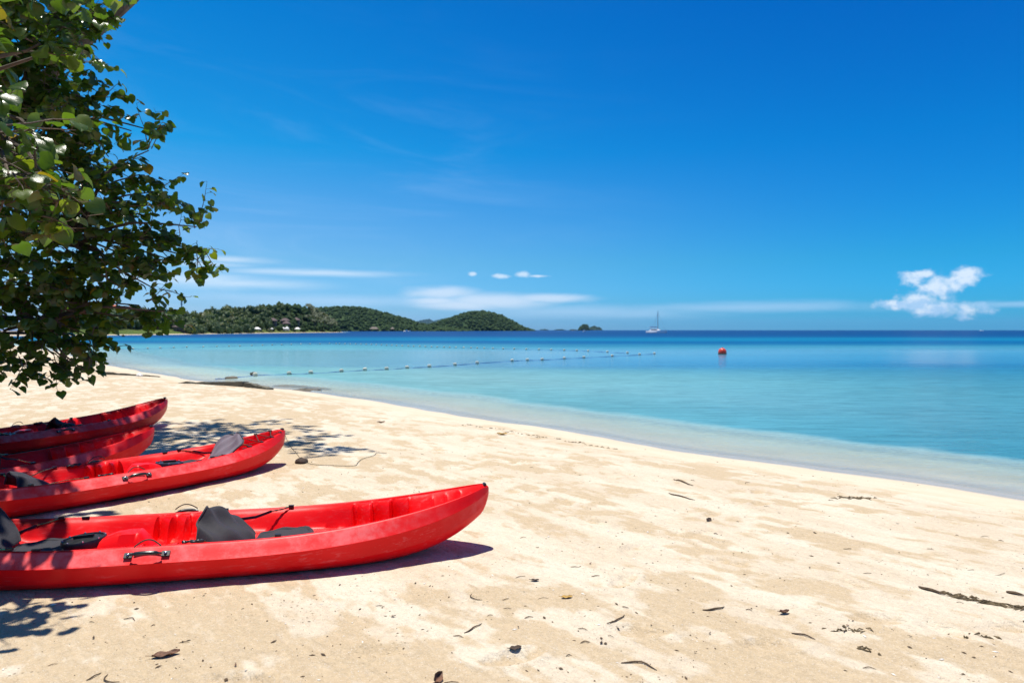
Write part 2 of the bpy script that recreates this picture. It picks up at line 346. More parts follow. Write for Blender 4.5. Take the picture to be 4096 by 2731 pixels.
def ground_parts(x, y):
    x = np.asarray(x, float); y = np.asarray(y, float)
    d = shore_d(x, y); r = np.hypot(x, y)
    d = d + (vn(x*.35, y*.35, 3)-.5)*.5 + (vn(x*1.1, y*1.1, 4)-.5)*.16
    dl = np.maximum(d, 0); land = .34*(1-np.exp(-dl*dl/(dl+.9)/1.6))
    shelf = np.clip(2.2+.05*r, 2.2, 6.0)
    sea_ = -.05*np.minimum(-d, shelf)-.20*np.clip(-d-shelf, 0, 2.5)-.05*np.clip(-d-shelf-2.5, 0, 34)
    z = np.where(d > 0, land, sea_)
    s = x*A_SH[0]+y*A_SH[1]; c_ = x*A_SH[1]-y*A_SH[0]
    n1 = fbm(s/1.1, c_/.42, 5, 11, .55); n2 = fbm(x/.16, y/.16, 3, 21)
    n3 = fbm(s/.30+7, c_/.15, 4, 33, .55)
    nearb = (1-sst(y+.10*x, 3.0, 4.0))*.10 + (1-sst(x+.2*y, -1.5, 0.6))*.05
    raw = .36*n1+.46*n3+.18*n2 + nearb - .015
    foot = np.zeros_like(x); nz_ = (r < 16)
    for (fx, fy, fa) in FEET:
        m_ = nz_ & (np.abs(x-fx) < .4) & (np.abs(y-fy) < .4)
        if m_.any():
            ca, sa = math.cos(fa), math.sin(fa); p_ = (x[m_]-fx)*ca+(y[m_]-fy)*sa; q_ = -(x[m_]-fx)*sa+(y[m_]-fy)*ca; e_ = (p_/.13)**2+(q_/.055)**2
            foot[m_] += np.exp(-e_**1.5)-.45*np.exp(-(np.sqrt(e_)-1.45)**2/.12)
    raw = raw+.10*foot
    damp = sst(raw, .44, .60)
    dry = sst(d, .8, 2.5)
    near = np.clip(1-r/40, 0, 1)
    z = z + dry*near*((fbm(x/1.3, y/1.3, 3, 5)-.5)*.05 + (n1-.5)*.030 + (n3-.5)*.014*np.clip(1-r/16, 0, 1) + (n2-.5)*.008*np.clip(1-r/9, 0, 1) - damp*.005 - foot*.020)
    return z, d, damp
def gz(x, y): return float(ground_parts(np.array([x]), np.array([y]))[0][0])
def G(dx, dy):                                                       # the ground point seen at a place of the photograph
    z = .33
    for _ in range(8):
        x, y = PW(dx, dy, z); z = gz(x, y)
    return x, y, z

def polar(radii, angs):
    rr, aa = np.meshgrid(radii, angs, indexing='ij'); nr, na = rr.shape
    i = np.arange(nr-1)[:, None]; j = np.arange(na-1)[None, :]; a = i*na+j
    return rr*np.sin(aa), rr*np.cos(aa), np.stack([a, a+1, a+na+1, a+na], -1).reshape(-1, 4)
def geo(a, b, q):
    n = int(math.log(b/a)/math.log(q)); return a*q**np.arange(n+1)

def sand_mat():
    m, t, b = material('sand'); geo_ = t.new('ShaderNodeNewGeometry').outputs['Position']
    A = lambda n: t.new('ShaderNodeAttribute', attribute_name=n, attribute_type='GEOMETRY').outputs['Fac']
    damp, d = A('damp'), A('shore')
    px, py, pz = t.sep(geo_)
    s = t.math('ADD', t.math('MULTIPLY', px, -.663), t.math('MULTIPLY', py, .748)); c_ = t.math('ADD', t.math('MULTIPLY', px, .748), t.math('MULTIPLY', py, .663))
    sc = t.comb(s, t.math('MULTIPLY', c_, 2.6))
    fine = t.noise(geo_, 55, 4, .7); med = t.noise(sc, 5.5, 6, .62, .4); big = t.noise(sc, .9, 3)
    f = t.sstep(t.math('ADD', damp, t.math('MULTIPLY', t.math('SUBTRACT', med, .5), 2.2)), .08, .98)
    dry_c = t.mix(t.sstep(big, .35, .65), (.595, .498, .368), (.66, .58, .452))
    tan_c = t.mix(fine, (.475, .36, .222), (.54, .427, .28))
    colr = t.mix(t.math('MULTIPLY', f, .92), dry_c, tan_c)
    gsc = t.new('ShaderNodeVectorMath', operation='SCALE'); t.put(gsc.inputs[0], colr); t.put(gsc.inputs['Scale'], t.math('MULTIPLY', t.lin(t.noise(geo_, 34, 5, .75), .32, .68, .90, 1.07), t.lin(t.noise(sc, 14, 5, .7, .5), .32, .68, .93, 1.05))); colr = gsc.outputs[0]
    # grains, shell grit and dark specks
    g = t.voro(geo_, 210, out=1); gs = t.sep(g)[0]
    colr = t.mix(t.math('MULTIPLY', t.sstep(gs, .90, .96), .35), colr, (.66, .62, .55))
    colr = t.mix(t.math('MULTIPLY', t.sstep(gs, .08, .03), .35), colr, (.26, .19, .12))
    sp = t.math('MULTIPLY', t.sstep(t.voro(geo_, 26), .20, .12), t.sstep(t.noise(geo_, 2.6, 3), .56, .68))
    colr = t.mix(t.math('MULTIPLY', sp, .7), colr, (.15, .11, .07))
    # the firm damp strip, then the wet edge
    edge = t.math('ADD', d, t.math('MULTIPLY', t.math('SUBTRACT', t.noise(geo_, .8, 4), .5), .35))
    firm = t.sstep(edge, 2.0, .9)
    colr = t.mix(t.math('MULTIPLY', firm, .85), colr, t.mix(med, (.54, .455, .33), (.60, .52, .40)))
    wet = t.sstep(edge, .40, .18)
    colr = t.mix(t.math('MULTIPLY', wet, .92), colr, t.mix(med, (.42, .35, .25), (.48, .41, .31)))
    # pale coral sand on the sea bed
    bedc = t.mix(t.noise(sc, 3.0, 4), (.56, .49, .35), (.67, .61, .46))
    colr = t.mix(t.sstep(pz, -.005, -.03), colr, bedc)
    far = t.sstep(py, 60, 200); colr = t.mix(far, colr, (.46, .38, .28))
    t.put(b.inputs['Base Color'], colr)
    t.put(b.inputs['Roughness'], t.mix(wet, (.92, .92, .92), (.13, .13, .13)))
    t.put(b.inputs['Specular IOR Level'], t.math('ADD', .15, t.math('MULTIPLY', wet, .45)))
    h = t.math('ADD', t.math('MULTIPLY', fine, .5), t.math('ADD', t.math('MULTIPLY', med, 2.2), t.math('MULTIPLY', t.noise(geo_, 18, 5, .7), 1.0)))
    bn = t.new('ShaderNodeBump'); bn.inputs['Distance'].default_value = .022; t.put(bn.inputs['Strength'], t.math('SUBTRACT', .75, t.math('MULTIPLY', t.math('MAXIMUM', wet, firm), .66)))
    t.put(bn.inputs['Height'], h); t.put(b.inputs['Normal'], bn.outputs[0]); return m
M['sand'] = sand_mat()

front = np.linspace(R(-52), R(47), 560)
def sheet(radii, angs):
    x, y, f = polar(radii, angs); z, d, dm = ground_parts(x.ravel(), y.ravel())
    return np.stack([x.ravel(), y.ravel(), z], -1), f, d, dm
v1, f1, d1, m1 = sheet(np.concatenate([[.02], geo(.9, 30, 1.0075), geo(30.3, 1300, 1.018)]), front)
v2, f2, d2, m2 = sheet(np.concatenate([[.02], geo(.9, 1300, 1.12)]), np.linspace(R(47), R(308), 60))
me = make_mesh('beach', np.vstack([v1, v2]), np.vstack([f1, f2+len(v1)]), M['sand'])
for nme, arr in (('shore', np.concatenate([d1, d2])), ('damp', np.concatenate([m1, m2]))):
    a = me.attributes.new(nme, 'FLOAT', 'POINT'); a.data.foreach_set('value', arr.astype(np.float32))
tag(link('beach', me), kind='structure')

# ------------------------------------------------------------------ the sea
def water_mat():
    m, t, b = material('sea_water'); t.n.remove(b); out = m.node_tree.nodes['Material Output']
    geo_ = t.new('ShaderNodeNewGeometry').outputs['Position']; px, py, pz = t.sep(geo_)
    d = t.new('ShaderNodeAttribute', attribute_name='shore', attribute_type='GEOMETRY').outputs['Fac']       # metres out from the waterline
    r = t.math('SQRT', t.math('ADD', t.math('MULTIPLY', px, px), t.math('MULTIPLY', py, py)))
    lw = t.math('LOGARITHM', t.math('MAXIMUM', py, 1.0), 10.0)
    warp = t.noise(t.comb(t.math('DIVIDE', px, t.math('MAXIMUM', py, 1)), t.math('MULTIPLY', lw, 6)), 2.2, 4, .6)
    wp = t.noise(t.vmul(geo_, (.020, .05, 1)), 1.0, 4, .6)
    l2 = t.math('ADD', lw, t.math('MULTIPLY', t.math('SUBTRACT', wp, .5), .16))
    # colour of the water body: pale aqua over the shallow sand, weed beds and deep water farther out; slick belt paled with painted sky reflection
    near_c = t.ramp(t.lin(d, 0, 30), [(0, (.095, .31, .335)), (.12, (.095, .315, .34)), (.24, (.125, .335, .35)), (.45, (.12, .335, .345)), (.8, (.07, .275, .33)), (1, (.045, .25, .34))])
    far_c = t.ramp(t.lin(l2, 1.4, 2.6), [(0, (.05, .25, .33)), (.13, (.02, .17, .30)), (.20, (.06, .26, .38)), (.30, (.10, .31, .42)), (.40, (.03, .21, .33)), (.475, (.002, .105, .26)), (.52, (.001, .095, .26)),
                                        (.60, (.001, .17, .32)), (.68, (.001, .11, .26)), (.76, (.000, .060, .205)), (1, (.000, .045, .175))])
    body = t.mix(t.sstep(py, 24, 40), near_c, far_c)
    # the bay in the west stays shallow
    bay = t.math('MULTIPLY', t.sstep(t.math('DIVIDE', px, t.math('MAXIMUM', py, 1)), .15, -.35), t.sstep(py, 110, 70))
    body = t.mix(t.math('MULTIPLY', bay, .85), body, t.mix(t.sstep(py, 25, 90), (.135, .34, .375), (.10, .34, .40)))
    weed = t.sstep(t.noise(t.vmul(geo_, (.5, .9, 1)), 1.0, 5, .6), .60, .74)
    body = t.mix(t.math('MULTIPLY', weed, .22), body, (.03, .20, .30))
    wob = t.math('MULTIPLY', t.math('SUBTRACT', t.noise(geo_, .55, 5, .65), .5), 1.3)
    edge = t.sstep(t.math('SUBTRACT', t.math('ADD', d, wob), t.math('MINIMUM', 6.0, t.math('ADD', 1.7, t.math('MULTIPLY', r, .05)))), -.30, .50)
    # the bay shoals to the west and deepens eastward
    ew = t.ramp(t.lin(t.math('DIVIDE', px, t.math('MAXIMUM', py, 1)), -.4, .7), [(.05, (.70, .62, .56)), (.27, (.75, .56, .52)), (.64, (.53, .51, .55)), (.95, (.28, .38, .45))])
    ewm = t.mix(1.0, body, t.mix(t.sstep(py, 75, 45), (.5, .5, .5), ew), 'MULTIPLY'); ews = t.new('ShaderNodeVectorMath', operation='SCALE'); t.put(ews.inputs[0], ewm); ews.inputs['Scale'].default_value = 2.0; body = ews.outputs[0]
    rpl = t.noise(t.vmul(geo_, (.9, 3.2, 1)), 1.0, 6, .68, .6); rpl2 = t.noise(t.vmul(geo_, (.05, .35, 1)), 1.0, 5, .65, .4)
    mod = t.math('MULTIPLY', t.lin(rpl, .3, .7, .70, 1.12), t.lin(rpl2, .3, .7, .84, 1.03))  # light and dark of the ripples painted into the water colour
    mv = t.new('ShaderNodeVectorMath', operation='SCALE'); t.put(mv.inputs[0], body); t.put(mv.inputs['Scale'], mod); body = mv.outputs[0]
    alpha = t.mix(edge, t.ramp(t.lin(d, 0, 2.4), [(0, (0, 0, 0)), (.18, (.05,)*3), (.55, (.32,)*3), (1, (.50,)*3)]), (.97, .97, .97))
    body = t.mix(edge, t.ramp(t.lin(d, .3, 3.5), [(0, (.64, .63, .48)), (.35, (.53, .70, .63)), (1, (.34, .61, .62))]), body)
    shm = t.new('ShaderNodeVectorMath', operation='SCALE'); t.put(shm.inputs[0], body); t.put(shm.inputs['Scale'], t.math('ADD', 1.0, t.math('MULTIPLY', t.math('SUBTRACT', t.noise(t.vmul(geo_, (6, 13, 1)), 1.0, 5, .7, .8), .5), t.lin(edge, 0, 1, 1.1, .3)))); body = shm.outputs[0]  # fine sun-ripple pattern painted into the shallows, fainter in deep water
    tr = t.new('ShaderNodeBsdfTransparent'); t.put(tr.inputs[0], t.mix(t.sstep(d, 0, 4), (.97, .99, .98), (.86, .97, .97)))
    df = t.new('ShaderNodeBsdfDiffuse'); t.put(df.inputs[0], body)
    m1_ = t.new('ShaderNodeMixShader'); t.put(m1_.inputs[0], alpha); t.l.new(tr.outputs[0], m1_.inputs[1]); t.l.new(df.outputs[0], m1_.inputs[2])
    # ripples: fine near, longer far; glassy slicks lie in belts
    calm = t.math('MULTIPLY', t.sstep(l2, 1.50, 1.57), t.sstep(l2, 1.86, 1.74)); 
    rp = t.math('ADD', t.noise(t.vmul(geo_, (1.5, 3.4, 1)), 1.0, 5, .6, .3), t.math('MULTIPLY', t.noise(t.vmul(geo_, (7, 11, 1)), 1.0, 3, .6, .5), .36))
    rp2 = t.noise(t.vmul(geo_, (.16, .42, 1)), 1.0, 5, .62)
    h = t.math('ADD', t.math('MULTIPLY', rp, .075), t.math('MULTIPLY', rp2, .16))
    bn = t.new('ShaderNodeBump'); bn.inputs['Distance'].default_value = 1.0; t.put(bn.inputs['Height'], h)
    t.put(bn.inputs['Strength'], t.math('MULTIPLY', t.lin(calm, 0, 1, 1.0, .22), t.lin(lw, .8, 2.2, 1.0, .5)))
    gl = t.new('ShaderNodeBsdfGlossy'); t.put(gl.inputs['Roughness'], t.lin(calm, 0, 1, .16, .10)); t.put(gl.inputs['Normal'], bn.outputs[0]); gl.inputs[0].default_value = (1, 1, 1, 1)
    fr = t.new('ShaderNodeFresnel'); fr.inputs['IOR'].default_value = 1.33; t.put(fr.inputs['Normal'], bn.outputs[0])
    cap = t.math('MULTIPLY', t.math('MINIMUM', fr.outputs[0], t.math('ADD', t.lin(lw, .9, 2.0, .34, .12), t.math('MULTIPLY', calm, .40))), t.sstep(d, -.05, .12))
    m2_ = t.new('ShaderNodeMixShader'); t.put(m2_.inputs[0], cap); t.l.new(m1_.outputs[0], m2_.inputs[1]); t.l.new(gl.outputs[0], m2_.inputs[2])
    t.l.new(m2_.outputs[0], out.inputs['Surface']); return m
M['water'] = water_mat()
x, y, f = polar(np.concatenate([[.02], geo(2, 15000, 1.02)]), np.linspace(R(-75), R(75), 260))
d = shore_d(x.ravel(), y.ravel()); xr, yr = x.ravel(), y.ravel()
d = d+(vn(xr*.35, yr*.35, 3)-.5)*.5+(vn(xr*1.1, yr*1.1, 4)-.5)*.16
keep = (d[f] < 1.5).any(axis=1); f = f[keep]
me = make_mesh('sea', np.stack([xr, yr, np.zeros_like(xr)], -1), f, M['water'])
me.attributes.new('shore', 'FLOAT', 'POINT').data.foreach_set('value', (-d).astype(np.float32))
tag(link('sea', me), kind='structure')

# ------------------------------------------------------------------ the wooded headland across the bay
def head_h(x, y):
    d = shore_d(x, y); r = np.hypot(x, y)
    ratio = np.asarray(x, float)/np.maximum(y, 1)
    rise = sst(d, 3, 34)
    hgt = np.interp(ratio, [-.75, -.62, -.56, -.47, -.40, -.33, -.29, -.262, -.245, -.235], [3, 3, 3, 4.5, 9.5, 15.5, 18, 16, 9, 4])
    return .9*sst(d, 2, 8)+hgt*rise*(.85+.3*fbm(np.asarray(x)/60, np.asarray(y)/60, 3, 8)) - 1.2*(1-sst(d, 1, 4)), d
xs = np.linspace(-520, -110, 120); ys = np.linspace(225, 840, 160); X, Y = np.meshgrid(xs, ys, indexing='ij')
Z, D = head_h(X.ravel(), Y.ravel()); D = D.reshape(X.shape)
i = np.arange(119)[:, None]; j = np.arange(159)[None, :]; a = i*160+j
f = np.stack([a, a+160, a+161, a+1], -1).reshape(-1, 4); f = f[(D.ravel()[f] > 1).all(axis=1)]
me = make_mesh('headland', np.stack([X.ravel(), Y.ravel(), Z+.15], -1), f, M['grass'])
me.attributes.new('tone', 'FLOAT', 'POINT').data.foreach_set('value', fbm(X.ravel()/25, Y.ravel()/25, 3, 2).astype(np.float32))
tag(link('headland', me), kind='structure')

def crown_arrays(seed, nleaf=420, spread=1.0):
    """leaf clumps on the shells of several lobes, unit crown about 2 wide, base at z=0"""
    rg = np.random.default_rng(seed); lobes = []
    for k in range(9):
        a = rg.uniform(0, 6.28); rr = rg.uniform(.15, .62)*spread
        lobes.append((rr*math.cos(a), rr*math.sin(a), rg.uniform(.45, 1.15), rg.uniform(.32, .55)))
    lobes.append((0, 0, .8, .6)); L = np.array(lobes); vs = []; fs = []; tn = []; mi = []
    for k in range(nleaf):
        cx, cy, cz, cr = L[rg.integers(len(L))]; n = rg.normal(size=3); n[2] = n[2]*.8+.25; n /= np.linalg.norm(n)
        p = np.array([cx, cy, cz])+n*cr*rg.uniform(.82, 1.08)
        n2 = n+rg.normal(size=3)*.45; n2 /= np.linalg.norm(n2); u_ = np.cross(n2, rg.normal(size=3)); u_ /= np.linalg.norm(u_); v_ = np.cross(n2, u_); sz = rg.uniform(.07, .15)
        b = len(vs); vs += [p+u_*sz, p+v_*sz*.8, p-u_*sz, p-v_*sz*.8]; fs.append((b, b+1, b+2, b+3)); tn += [rg.uniform(0, .28)]*4; mi.append(0)
    iv, if_ = icosphere(1)
    for cx, cy, cz, cr in lobes:
        b = len(vs); q = iv*cr*.86+np.array([cx, cy, cz]); vs += list(q); fs += [tuple(int(z) + b for z in t_) for t_ in if_]; tn += [.02]*len(q); mi += [0]*len(if_)
    return vs, fs, tn, mi
def tree_mesh(name, seed):
    vs, fs, tn, mi = crown_arrays(seed)
    mb = MB(); mb.tube([(0, 0, -.35), (.03, .02, .2), (0, 0, .7)], [.075, .055, .03], 6)
    b = len(vs); vs += mb.v; fs += [tuple(i_+b for i_ in q) for q in mb.f]; tn += [0]*len(mb.v); mi += [1]*len(mb.f)
    me_ = make_mesh(name, vs, fs, [M['far_leaf'], M['bark']], True, None, mi)
    me_.attributes.new('tone', 'FLOAT', 'POINT').data.foreach_set('value', np.array(tn, dtype=np.float32)); return me_
tree_protos = [tree_mesh('broadleaf_tree', s) for s in range(6)]
def palm_mesh(seed):
    rg = np.random.default_rng(seed); mb = MB(); lean = rg.uniform(-.8, .8)
    top = Vector((lean, rg.uniform(-.6, .6), 8)); mb.tube([(0, 0, -.5), (lean*.25, 0, 3), (lean*.65, top.y*.6, 6), top], [.20, .15, .13, .11], 6)
    nb = len(mb.f); ng = 17
    for k in range(ng):
        a = 6.283*k/ng+rg.uniform(-.2, .2); up = rg.uniform(-.35, .95); Lf = rg.uniform(2.3, 3.0); dv = Vector((math.cos(a), math.sin(a), 0)); sd_ = Vector((-math.sin(a), math.cos(a), 0))
        pts = [top+dv*(Lf*q*math.cos(up*.6))+Vector((0, 0, Lf*(up*q-.75*q*q*(.6+.4*(up+.4))))) for q in (0, .25, .5, .75, 1)]
        for sgn in (-1, 1):
            for q in range(4):
                wd = [.12, .42, .46, .34, .04]
                mb.add([pts[q], pts[q+1], pts[q+1]+sd_*sgn*wd[q+1]-Vector((0, 0, .22)), pts[q]+sd_*sgn*wd[q]-Vector((0, 0, .22))], [(0, 1, 2, 3)])
    me_ = make_mesh('palm', mb.v, mb.f, [M['bark'], M['palm_leaf']], True, 40, [0]*nb+[1]*(len(mb.f)-nb))
    me_.attributes.new('tone', 'FLOAT', 'POINT').data.foreach_set('value', np.full(len(me_.vertices), rg.uniform(0, .4), dtype=np.float32)); return me_
palm_protos = [palm_mesh(s) for s in range(4)]

cand = []; cells = {}
for _ in range(9000):
    yy = rng.uniform(245, 650); xx = rng.uniform(-.66, -.232)*yy
    d_ = float(shore_d(np.array([xx]), np.array([yy]))[0]); ratio = xx/yy
    if d_ < (14 if ratio < -.47 and yy < 400 else 1.6) or d_ > 105 or (d_ > 45 and rng.random() < .5): continue
    sp_ = 3.2 if d_ < 22 else 4.6; ci, cj = int(xx//5), int(yy//5)
    if any((xx-q[0])**2+(yy-q[1])**2 < sp_*sp_ for i_ in (-1, 0, 1) for j_ in (-1, 0, 1) for q in cells.get((ci+i_, cj+j_), ())): continue
    z_ = float(head_h(np.array([xx]), np.array([yy]))[0][0]); cand.append((xx, yy, z_, d_)); cells.setdefault((ci, cj), []).append((xx, yy))
# keep the huts and white tents by the water open to view
def clear(xx, yy):
    r_ = xx/yy; return (.265 < -r_ < .385 and shore_d(np.array([xx]), np.array([yy]))[0] < 5 and yy > 380)
cand = [c_ for c_ in cand if not clear(c_[0], c_[1])]
cand.sort(key=lambda c_: math.hypot(c_[0], c_[1])-(30 if c_[3] < 30 else 0)-c_[2]*6)
def zone(r_):
    if r_ < -.47: return 'left of the mast'
    if r_ < -.39: return 'between mast and lone tent'
    if r_ < -.31: return 'around the white tents'
    return 'right of the bungalows'
rest = []
for k, (xx, yy, z_, d_) in enumerate(cand):
    s_ = rng.uniform(2.8, 4.3) if d_ > 22 else rng.uniform(1.9, 3.4)
    if k < 295:
        o = link('tree', tree_protos[k % 6], None, (xx, yy, z_), (0, 0, rng.uniform(0, 6.28)), (s_*rng.uniform(.9, 1.2), s_*rng.uniform(.9, 1.2), s_*rng.uniform(.95, 1.35)))
        kk = 1 if d_ <= 22 else (2 if z_ > 9 else 0)
        tag(o, ['rounded dark green tree within the headland wood, ', 'low bushy tree by the water of the headland, ', 'broad tree on the crest of the headland, '][kk]+zone(xx/yy), 'tree', ['trees within the headland wood ', 'shore trees of the headland ', 'crest trees of the headland '][kk]+zone(xx/yy))
    else: rest.append((xx, yy, z_, s_))
def merge_crowns(name, items, protos, mat, kind='stuff'):
    V = []; Fq = []; T = []; nb = 0
    for (xx, yy, z_, s_) in items:
        pv, pf, pt = protos[rng.integers(len(protos))]; a = rng.uniform(0, 6.28); ca, sa = math.cos(a), math.sin(a)
        q = np.empty_like(pv); q[:, 0] = (pv[:, 0]*ca-pv[:, 1]*sa)*s_+xx; q[:, 1] = (pv[:, 0]*sa+pv[:, 1]*ca)*s_+yy; q[:, 2] = pv[:, 2]*s_*rng.uniform(.8, 1.25)+z_
        V.append(q); Fq.append(pf+nb); nb += len(q); T.append(np.clip(pt*.6+rng.uniform(0, .75), 0, 1))
    me_ = make_mesh(name, np.vstack(V), np.vstack(Fq), mat); me_.attributes.new('tone', 'FLOAT', 'POINT').data.foreach_set('value', np.concatenate(T).astype(np.float32))
    return me_
def lump(seed, nl=3):
    rg = np.random.default_rng(seed); iv, if_ = icosphere(2 if nl == 1 else 1); V = []; Fq = []; T = []; b = 0
    for k in range(nl):
        cc = np.array([rg.uniform(-.5, .5), rg.uniform(-.5, .5), rg.uniform(.3, .9)]) if nl > 1 else np.array([0, 0, .4])
        rr = rg.uniform(.45, .7) if nl > 1 else 1.0
        q = iv*(rr*(1+rg.normal(size=(len(iv), 1))*.13))+cc; V.append(q); Fq.append(if_+b); b += len(iv); T.append(rg.uniform(0, .4, len(iv)))
    return np.vstack(V), np.vstack(Fq), np.concatenate(T)
lumps3 = [lump(s) for s in range(8)]
lumps2 = [lump(20+s, 2) for s in range(8)]
tag(link('woodland', merge_crowns('woodland', [(a_, b_, c_-.5, s_) for a_, b_, c_, s_ in rest], lumps3, M['forest'])), 'dense mass of trees deeper in the headland wood', 'woodland', kind='stuff')
npalm = 0
for k in range(400):
    yy = rng.uniform(300, 620); px_ = rng.uniform(-.60, -.245) if k % 4 == 0 else rng.uniform(-.300, -.232); xx = px_*yy
    z_, d_ = head_h(np.array([xx]), np.array([yy])); d_ = float(d_[0])
    if d_ < 5 or d_ > 40 or clear(xx, yy) and d_ < 10 or (d_ > 14 and px_ < -.31): continue
    s_ = rng.uniform(.8, 1.15)
    tag(link('palm', palm_protos[k % 4], None, (xx, yy, float(z_[0])), (0, 0, rng.uniform(0, 6.28)), (s_, s_, s_)),
        'slender coconut palm on the headland, '+zone(px_), 'palm', 'coconut palms on the headland '+zone(px_))
    npalm += 1
    if npalm >= 62: break

# ------------------------------------------------------------------ hills and islands beyond
def hill(name, sil, Yc, depth, lumpsize, nl, mat=None, amp=.05, label=None, canopy=None):
    xs_ = [(p[0]*.4354-512)/F*Yc for p in sil]; hs = [max(0, (757-p[1])*.4354/F*Yc+CAMZ*.0) for p in sil]
    gx = np.linspace(xs_[0]-5, xs_[-1]+5, 110); gy = np.linspace(Yc-depth, Yc+depth, 40); X_, Y_ = np.meshgrid(gx, gy, indexing='ij')
    def hz(x_, y_):
        H = np.interp(x_, xs_, hs, left=0, right=0); t_ = (y_-Yc)/depth; skirt = np.sqrt(np.clip(1-t_*t_, 0, 1))
        n_ = (fbm(x_/(depth*.35), y_/(depth*.35), 4, 77)-.5)
        return H*skirt**1.2*(1+n_*amp*3*np.abs(t_))
    Z_ = hz(X_, Y_)-lumpsize*.9-.5
    i_ = np.arange(109)[:, None]; j_ = np.arange(39)[None, :]; a_ = i_*40+j_
    me_ = make_mesh(name, np.stack([X_.ravel(), Y_.ravel(), Z_.ravel()], -1), np.stack([a_, a_+40, a_+41, a_+1], -1).reshape(-1, 4), mat or M['forest'])
    me_.attributes.new('tone', 'FLOAT', 'POINT').data.foreach_set('value', fbm(X_.ravel()/40, Y_.ravel()/40, 3, 2).astype(np.float32))
    tag(link(name, me_), kind='structure')
    it = []; tries = 0
    while len(it) < nl and tries < nl*30:
        tries += 1
        x_ = rng.uniform(xs_[0], xs_[-1]); y_ = Yc-depth*rng.uniform(-.12, 1); z_ = float(hz(np.array([x_]), np.array([y_]))[0])
        if z_ < lumpsize*.5: continue
        it.append((x_, y_, z_-lumpsize*1.35, lumpsize*rng.uniform(.7, 1.25)))
    if it: tag(link('forest', merge_crowns('forest', it, lumps2, M['forest'])), label, 'forest', kind='stuff')
    return hz
hz2 = hill('hill', [(640, 712), (700, 710), (720, 707), (760, 703), (800, 701), (822, 701), (845, 704), (870, 710), (900, 718), (930, 726), (960, 736), (985, 742), (1030, 749), (1100, 756)],
           1300, 260, 4.0, 3400, label='dense green forest covering the long hill behind the headland')
hz3 = hill('hill', [(940, 757), (960, 751), (985, 744), (1000, 739), (1020, 732), (1040, 725), (1070, 715), (1090, 711), (1110, 711), (1130, 714), (1160, 724), (1185, 738), (1200, 747), (1222, 754), (1235, 757)],
           1600, 190, 4.2, 2800, label='dense green forest covering the rounded hill at the end of the land')
hill('far_hills', [(955, 757), (962, 737), (975, 733), (985, 731), (993, 735), (1003, 735), (1015, 731), (1030, 729), (1050, 729), (1080, 737), (1100, 757)], 12500, 1300, 16, 900, label='hazy blue forest on the far hills between two nearer hills')
hill('islet', [(1326, 757), (1329, 752), (1334, 747), (1340, 742), (1348, 743), (1352, 750), (1353, 757)], 3000, 45, 4, 260, label='dark scrub on the steep rocky islet')
hill('islet', [(1350, 757), (1354, 750), (1362, 747), (1372, 748), (1379, 752), (1381, 757)], 6500, 110, 8, 160, label='bluish scrub on the islet right behind the rocky one')
hill('islet', [(1238, 757), (1243, 754.5), (1252, 754), (1258, 755.5), (1262, 757)], 6500, 90, 6, 90, label='scrub on the low bluish islet nearest the rounded hill')
hill('islet', [(1270, 757), (1277, 755), (1288, 754), (1297, 755.5), (1300, 757)], 6500, 90, 6, 90, label='scrub on the low flat islet left of the rocky one')
hill('islet', [(1305, 757), (1310, 754.6), (1318, 754), (1324, 755), (1328, 757)], 3000, 20, 2.5, 60, mat=M['rock'], label='sparse scrub on the low rocks beside the islet')

# ------------------------------------------------------------------ buildings on the far shore
def hip(mb, c, wx, wy, h, over=.6):
    x, y, z = c; X_, Y_ = wx/2+over, wy/2+over; r_ = max(.1, wx/2-wy/2*.8)
    mb.add([(x-X_, y-Y_, z), (x+X_, y-Y_, z), (x+X_, y+Y_, z), (x-X_, y+Y_, z), (x-r_, y, z+h), (x+r_, y, z+h)], [(0, 1, 5, 4), (1, 2, 5), (2, 3, 4, 5), (3, 0, 4), (3, 2, 1, 0)])
def house(name, p, wx, wy, hw, hr, wall, roof, label, cat, rz=0, win=3):
    t_ = empty(name, p, rz); MB().box((0, 0, hw/2-1.5), (wx, wy, hw+3)).build('wall', wall, t_, False, None)
    mb = MB(); hip(mb, (0, 0, hw-.02), wx, wy, hr); mb.build('roof', roof, t_, False, None)
    for k in range(win):
        MB().box(((k-(win-1)/2)*wx/(win+.3), -wy/2-.03, hw*.55), (wx/(win+.3)*.45, .12, hw*.45)).build('window', M['dark_glass'], t_, False, None)
    return tag(t_, label, cat)
def on_ray(dx, dd=None, dy=None):
    for Yd in np.arange(300, 700, 1.0):
        xx = (dx*.4354-512)/F*Yd; z_, d_ = head_h(np.array([xx]), np.array([Yd]))
        if (dd is not None and d_[0] >= dd) or (dy is not None and d_[0] > 4 and z_[0] >= P(dx, dy, Yd).z): return Vector((xx, Yd, float(z_[0])))
    return P(dx, dy or 757, 500)
def at_head(dx, Yd, dz=0):
    xx = (dx*.4354-512)/F*Yd; z_ = float(head_h(np.array([xx]), np.array([Yd]))[0][0]); return Vector((xx, Yd, z_+dz))
p = P(248, 712, 420); house('house', (p.x, 420, p.z-3.2), 17, 10, 3.4, 3.4, M['plaster'], M['terracotta'], 'wide house with red tiled hip roof on the hill behind the tree', 'house', .2, 4)
p = P(290, 713, 425); house('house', (p.x, 425, p.z-3.0), 11, 8, 3.0, 2.8, M['plaster'], M['terracotta'], 'smaller red-roofed annexe right of the wide red-roofed house', 'house', -.1, 3)
